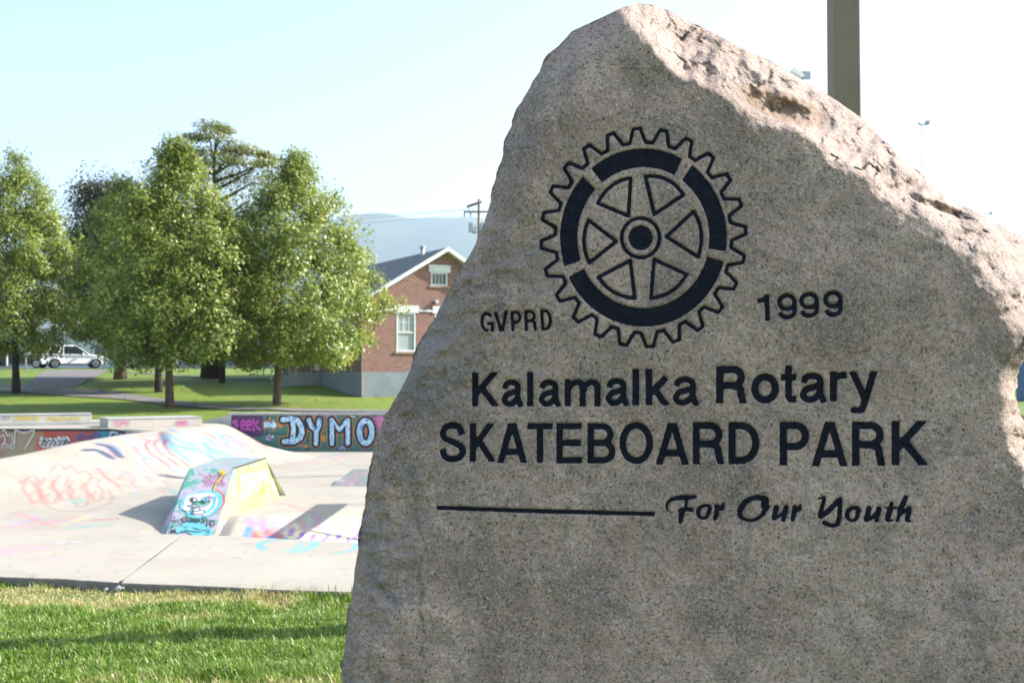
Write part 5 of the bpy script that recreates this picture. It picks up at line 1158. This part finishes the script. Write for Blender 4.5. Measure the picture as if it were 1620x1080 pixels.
# ------------------------------------------------------------------ posts and poles
def post(name, label, cat, px, y, ztop, r, mt, zb=None, n=8, group=None):
    x = (px-810)/F*y; zb = float(terrain(x, y)) if zb is None else zb
    th = thing(name, label, cat, (x, y, zb), 0, group); MB().tube([(0, 0, -.3), (0, 0, (ztop-zb)*.5), (0, 0, ztop-zb)], [r, r*.85, r*.7], n).build('pole', mt, th, smooth=True); return th
th = post('marker_post', 'short grey steel post on the lawn in front of the dark car', 'post', 41, 72, 3.0, .05, M['metal']); MB().box(-.16, .16, -.06, -.04, .95, 1.30).build('plate', M['metal'], th)
post('white_post', 'white post at the kerb beside the dark parked car', 'post', 11, 80.5, 3.1, .08, M['white'])
post('white_post', 'thin white post just right of the thick maple trunk', 'post', 197, 74, 2.9, .07, M['white'])
# square lamp standard whose foot stands behind the boulder
lp = thing('lamp_standard', 'tall square concrete lamp standard rising behind the right shoulder of the boulder', 'lamp post', (2.275, 7.75, 0), math.radians(-3))
m_lp = m_concrete('standard_concrete', (.20, .15, .105), (.25, .195, .145))
b = MB(); b.hexa([(-.092, -.12, -.2), (.092, -.12, -.2), (.092, .12, -.2), (-.092, .12, -.2)], [(-.082, -.11, 9), (.082, -.11, 9), (.082, .11, 9), (-.082, .11, 9)]); b.build('shaft', m_lp, lp, bev=.008)
MB().box(-.22, .22, -.26, .26, -.2, .08, bev=.02).build('footing', M['greyc'], lp)
MB().tube([(0, 0, 8.8), (0, -.6, 9.3), (0, -1.5, 9.4)], .04, 8).build('arm', M['metal'], lp, smooth=True)
MB().box(-.15, .15, -2.0, -1.4, 9.3, 9.45, bev=.04).build('lamp_head', M['metal'], lp)
# floodlight mast
th = post('floodlight_mast', 'floodlight on a mast showing just above the boulder, left of the lamp standard', 'floodlight', 1268, 30, 9.28, .10, M['metal'], zb=0)
hd = MB().box(-.20, .16, -.16, .10, -.13, .13, Matrix.Translation((-.10, -.15, 9.42)) @ Matrix.Rotation(.55, 4, 'Y') @ Matrix.Rotation(.6, 4, 'X'), bev=.03).build('lamp_head', M['cargrey'], th)
MB().box(-.02, .24, -.05, .0, -.02, .2, Matrix.Translation((.02, -.1, 9.35)), bev=.01).build('bracket', M['metal'], th)
MB().box(-.24, .12, -.2, -.165, -.12, .12, Matrix.Translation((-.10, -.15, 9.42)) @ Matrix.Rotation(.55, 4, 'Y') @ Matrix.Rotation(.6, 4, 'X')).build('lens', M['lens'], th)
for px, yy, zt2, lab in ((1461, 60, 14.7, 'thin pale light pole standing alone right of the lamp standard'), (1564, 95, 14.8, 'small far light pole at the right, just above the boulder')):
    th = post('light_pole', lab, 'light pole', px, yy, zt2, .045, M['pale'], group='thin light poles at right')
    h_ = zt2-th.location.z; MB().box(-.12, .4, -.04, .04, h_, h_+.07).build('cross_arm', M['metal'], th)
    MB().box(.22, .44, -.12, .12, h_+.07, h_+.24, bev=.03).build('lamp_head', M['metal'], th); MB().box(-.2, -.08, -.06, .06, h_+.07, h_+.14).build('lamp_head', M['metal'], th)
# utility pole with crossarms, transformers and wires
UY = 96.0; ux = (757.5-810)/F*UY; uz = float(terrain(ux, UY)); up_ = thing('utility_pole', 'wooden utility pole with two crossarms and grey transformers behind the brick building', 'utility pole', (ux, UY, uz))
k_ = UY/F; Zu = lambda py: CAM_Z+(589-py)*k_-uz
MB().tube([(0, 0, -.5), (0, 0, Zu(314))], [.19, .12], 10).build('pole', M['wood'], up_, smooth=True)
MB().box(-24*k_, 24*k_, -.16, -.04, Zu(336), Zu(333.3)).build('crossarm', M['wood'], up_)
MB().box(-20*k_, 5*k_, -.06, .06, 0, .14, Matrix.Translation((0, .2, Zu(320))) @ Matrix.Rotation(-.35, 4, 'Y') @ Matrix.Rotation(.2, 4, 'Z')).build('crossarm', M['wood'], up_)
MB().box(-20*k_, 5*k_, -.06, .06, 0, .14, Matrix.Translation((0, -.4, Zu(323))) @ Matrix.Rotation(-.35, 4, 'Y')).build('crossarm', M['wood'], up_)
for dx in (-10.5, 7): MB().tube([(dx*k_, -.25, Zu(367)), (dx*k_, -.25, Zu(353))], .33, 12).build('transformer', M['metal'], up_, smooth=False); MB().tube([(dx*k_, -.25, Zu(353)), (dx*k_, -.25, Zu(349))], .05, 6).build('bushing', M['metal'], up_)
MB().box(-10*k_, 10*k_, -.1, 0, Zu(369), Zu(367.4)).build('bracket', M['metal'], up_)
for dx in (-23, -15, -8, 8, 15, 23): MB().tube([(dx*k_, -.1, Zu(333.3)), (dx*k_, -.1, Zu(330))], .05, 6).build('insulator', M['white'], up_)
for dx in (-23, -13): MB().tube([(dx*k_, -.2, Zu(343)), (dx*k_, -.2, Zu(336))], .05, 6).build('insulator', M['dark'], up_)
for i, (dz, dy) in enumerate(((330, 0), (330, 1.2), (337, .4))):
    a = Vector((ux-10*k_, UY, CAM_Z+(589-dz)*k_)); b = Vector((ux-46, UY+14+dy*4, CAM_Z+(589-dz)*k_+1.8-.5*i))
    tag(MB().tube([a.lerp(b, t_)-Vector((0, 0, 3.2*t_*(1-t_))) for t_ in np.linspace(0, 1, 16)], .014, 4).build('power_line', M['dark']), ['upper power line left of the utility pole', 'middle power line left of the utility pole', 'lowest power line left of the utility pole'][i], 'wire', 'power lines')
# blue cabin beyond the right edge of the boulder
cb = thing('portable_toilet', 'blue plastic portable toilet standing beyond the right edge of the boulder', 'portable toilet', (22.3, 48.5, float(terrain(22.3, 48.5))))
MB().box(-.58, .58, -.6, .6, 0, 2.05, bev=.03).build('cabin', M['blue'], cb)
d_ = MB().box(-.42, .42, -.64, -.603, .12, 1.92, bev=.012).build('door', M['blue'], cb); MB().box(.28, .36, -.67, -.642, .95, 1.1).build('handle', M['dark'], d_)
MB().hexa([(-.62, -.66, 2.052), (.62, -.66, 2.052), (.62, .66, 2.052), (-.62, .66, 2.052)], [(-.45, -.5, 2.25), (.45, -.5, 2.25), (.45, .5, 2.25), (-.45, .5, 2.25)]).build('roof', M['ltblue'], cb)
# ------------------------------------------------------------------ foreground grass and fallen leaves
def blades(name, X, Y, Z, hgt, rng, mat, wdt=.0034):
    n = len(X); a = rng.uniform(0, 2*PI, n); ln = rng.uniform(.15, .95, n)*hgt; dx, dy = np.cos(a), np.sin(a); w_ = wdt*rng.uniform(.6, 1.4, n)
    px, py = -dy*w_, dx*w_; P = np.zeros((n, 5, 3))
    P[:, 0] = np.stack([X-px, Y-py, Z], 1); P[:, 1] = np.stack([X+px, Y+py, Z], 1)
    P[:, 2] = np.stack([X+px*.8+dx*ln*.35, Y+py*.8+dy*ln*.35, Z+hgt*.62], 1); P[:, 3] = np.stack([X-px*.8+dx*ln*.35, Y-py*.8+dy*ln*.35, Z+hgt*.62], 1)
    P[:, 4] = np.stack([X+dx*ln, Y+dy*ln, Z+hgt*(1-.25*(ln/hgt)**2)], 1)
    me = bpy.data.meshes.new(name); me.vertices.add(n*5); me.vertices.foreach_set('co', P.astype(np.float32).reshape(-1))
    base_ = np.arange(n)[:, None]*5; q = np.concatenate([base_+[0, 1, 2, 3], base_+[3, 2, 4]], 1).astype(np.int32)
    me.loops.add(n*7); me.loops.foreach_set('vertex_index', q.reshape(-1)); ls = (np.arange(n)[:, None]*7+[0, 4]).reshape(-1).astype(np.int32)
    me.polygons.add(n*2); me.polygons.foreach_set('loop_start', ls); me.update(calc_edges=True)
    dry = ss(.05, .55, fbm(X*.9, Y*1.6, 3, 61)-.62+1.45*np.exp(-(((X+3.0)/.9)**2+((Y-8.1)/.28)**2))+.55*np.exp(-((Y-8.55)/.3)**2))
    v = np.clip(rng.uniform(0, .62, n)+dry*rng.uniform(.1, .95, n), 0, 1); v = np.where(rng.uniform(0, 1, n) < .05, .95, v)
    at_ = me.attributes.new('rnd', 'FLOAT', 'POINT'); at_.data.foreach_set('value', np.repeat(v, 5).astype(np.float32))
    return me
gmat = m_leaf('grass_blade', [(.055, .125, .010), (.11, .215, .016), (.175, .285, .03), (.25, .33, .055), (.40, .36, .14), (.55, .44, .24)], .35, .45)
rng = np.random.default_rng(99); Xs, Ys = [], []
for (xa, xb, ya, yb, dens) in ((-3.4, .3, 4.9, 7.4, 18500), (-4.5, .2, 7.4, 9.3, 13000), (-9, -3.4, 4.5, 9.3, 1200), (.3, 9, 4.9, 9.3, 900), (-5, 6, 1.5, 4.9, 900)):
    n = int((xb-xa)*(yb-ya)*dens); X = rng.uniform(xa, xb, n); Y = rng.uniform(ya, yb, n); Xs.append(X); Ys.append(Y)
X = np.concatenate(Xs); Y = np.concatenate(Ys)
fx_ = np.array([p[0] for p in FR]); fy_ = np.array([p[1] for p in FR]); lim = np.interp(X, fx_, fy_)+.012
ragged = .03*fbm(X*5, Y*0, 3, 71)
ok = Y < lim-.004+0*ragged; X, Y = X[ok], Y[ok]; hg = rng.uniform(.018, .052, len(X))*(1+.45*fbm(X*1.7, Y*1.7, 3, 66))
edge_ = np.exp(-((np.interp(X, fx_, fy_)-Y)/.08)); hg = hg*np.where(rng.uniform(0, 1, len(X)) < .04, 1.7, 1)*(1+.5*vnoise(X*9, Y*6, 91)); win_ = ss(-3.95, -3.6, X)*ss(-2.2, -2.7, X); hg = np.maximum(hg-.018*edge_*win_+.048*edge_*(1-win_)*rng.uniform(.3, 1.2, len(X))+.02*edge_*(rng.uniform(0,1,len(X))>.93)*2, .009)
thin = vnoise(X*4, Y*4, 81)*.5+.5; patch = np.exp(-(((X+3.0)/.8)**2+((Y-8.1)/.25)**2)); ok = rng.uniform(0, 1, len(X)) > patch*.55; X, Y, hg = X[ok], Y[ok], hg[ok]
hg = hg*(1-.5*patch[ok])
tag(link('grass', blades('grass', X, Y, np.zeros(len(X)), hg, rng, gmat), gmat), kind='stuff')
P = np.array([[(x_, y_, .004) for x_ in np.linspace(-12, 12, 60)] for y_ in np.linspace(-2, 8.62, 30)]); 
Yl_ = np.interp(P[..., 0], fx_, fy_)+.03; P[..., 1] = -2+(P[..., 1]+2)/10.62*(Yl_+2)
tag(link('thatch', grid_mesh('thatch', P), M['soil']), kind='structure')
n = 420; LX = rng.uniform(-26, 2, n); LY = rng.uniform(36.8, 58, n); LZ = terrain(LX, LY)+.04
tag(link('fallen_leaves', leaf_mesh('fallen_leaves', np.stack([LX, LY, LZ], 1), np.tile([0, 0, 1.], (n, 1)), .11, rng, jit=.25), autumn), kind='stuff')
# ------------------------------------------------------------------ air
t = bpy.data.materials.new('air'); t.use_nodes = True; nn_ = t.node_tree.nodes; nn_.remove(nn_['Principled BSDF']); pv = nn_.new('ShaderNodeVolumePrincipled')
pv.inputs['Color'].default_value = (.66, .84, 1, 1); pv.inputs['Density'].default_value = 1.5e-4; pv.inputs['Anisotropy'].default_value = .3; t.node_tree.links.new(pv.outputs[0], nn_['Material Output'].inputs['Volume'])
MBH = MB().box(-7600, 7600, -700, 9400, -8, 880)
tag(MBH.build('haze', t), kind='stuff')
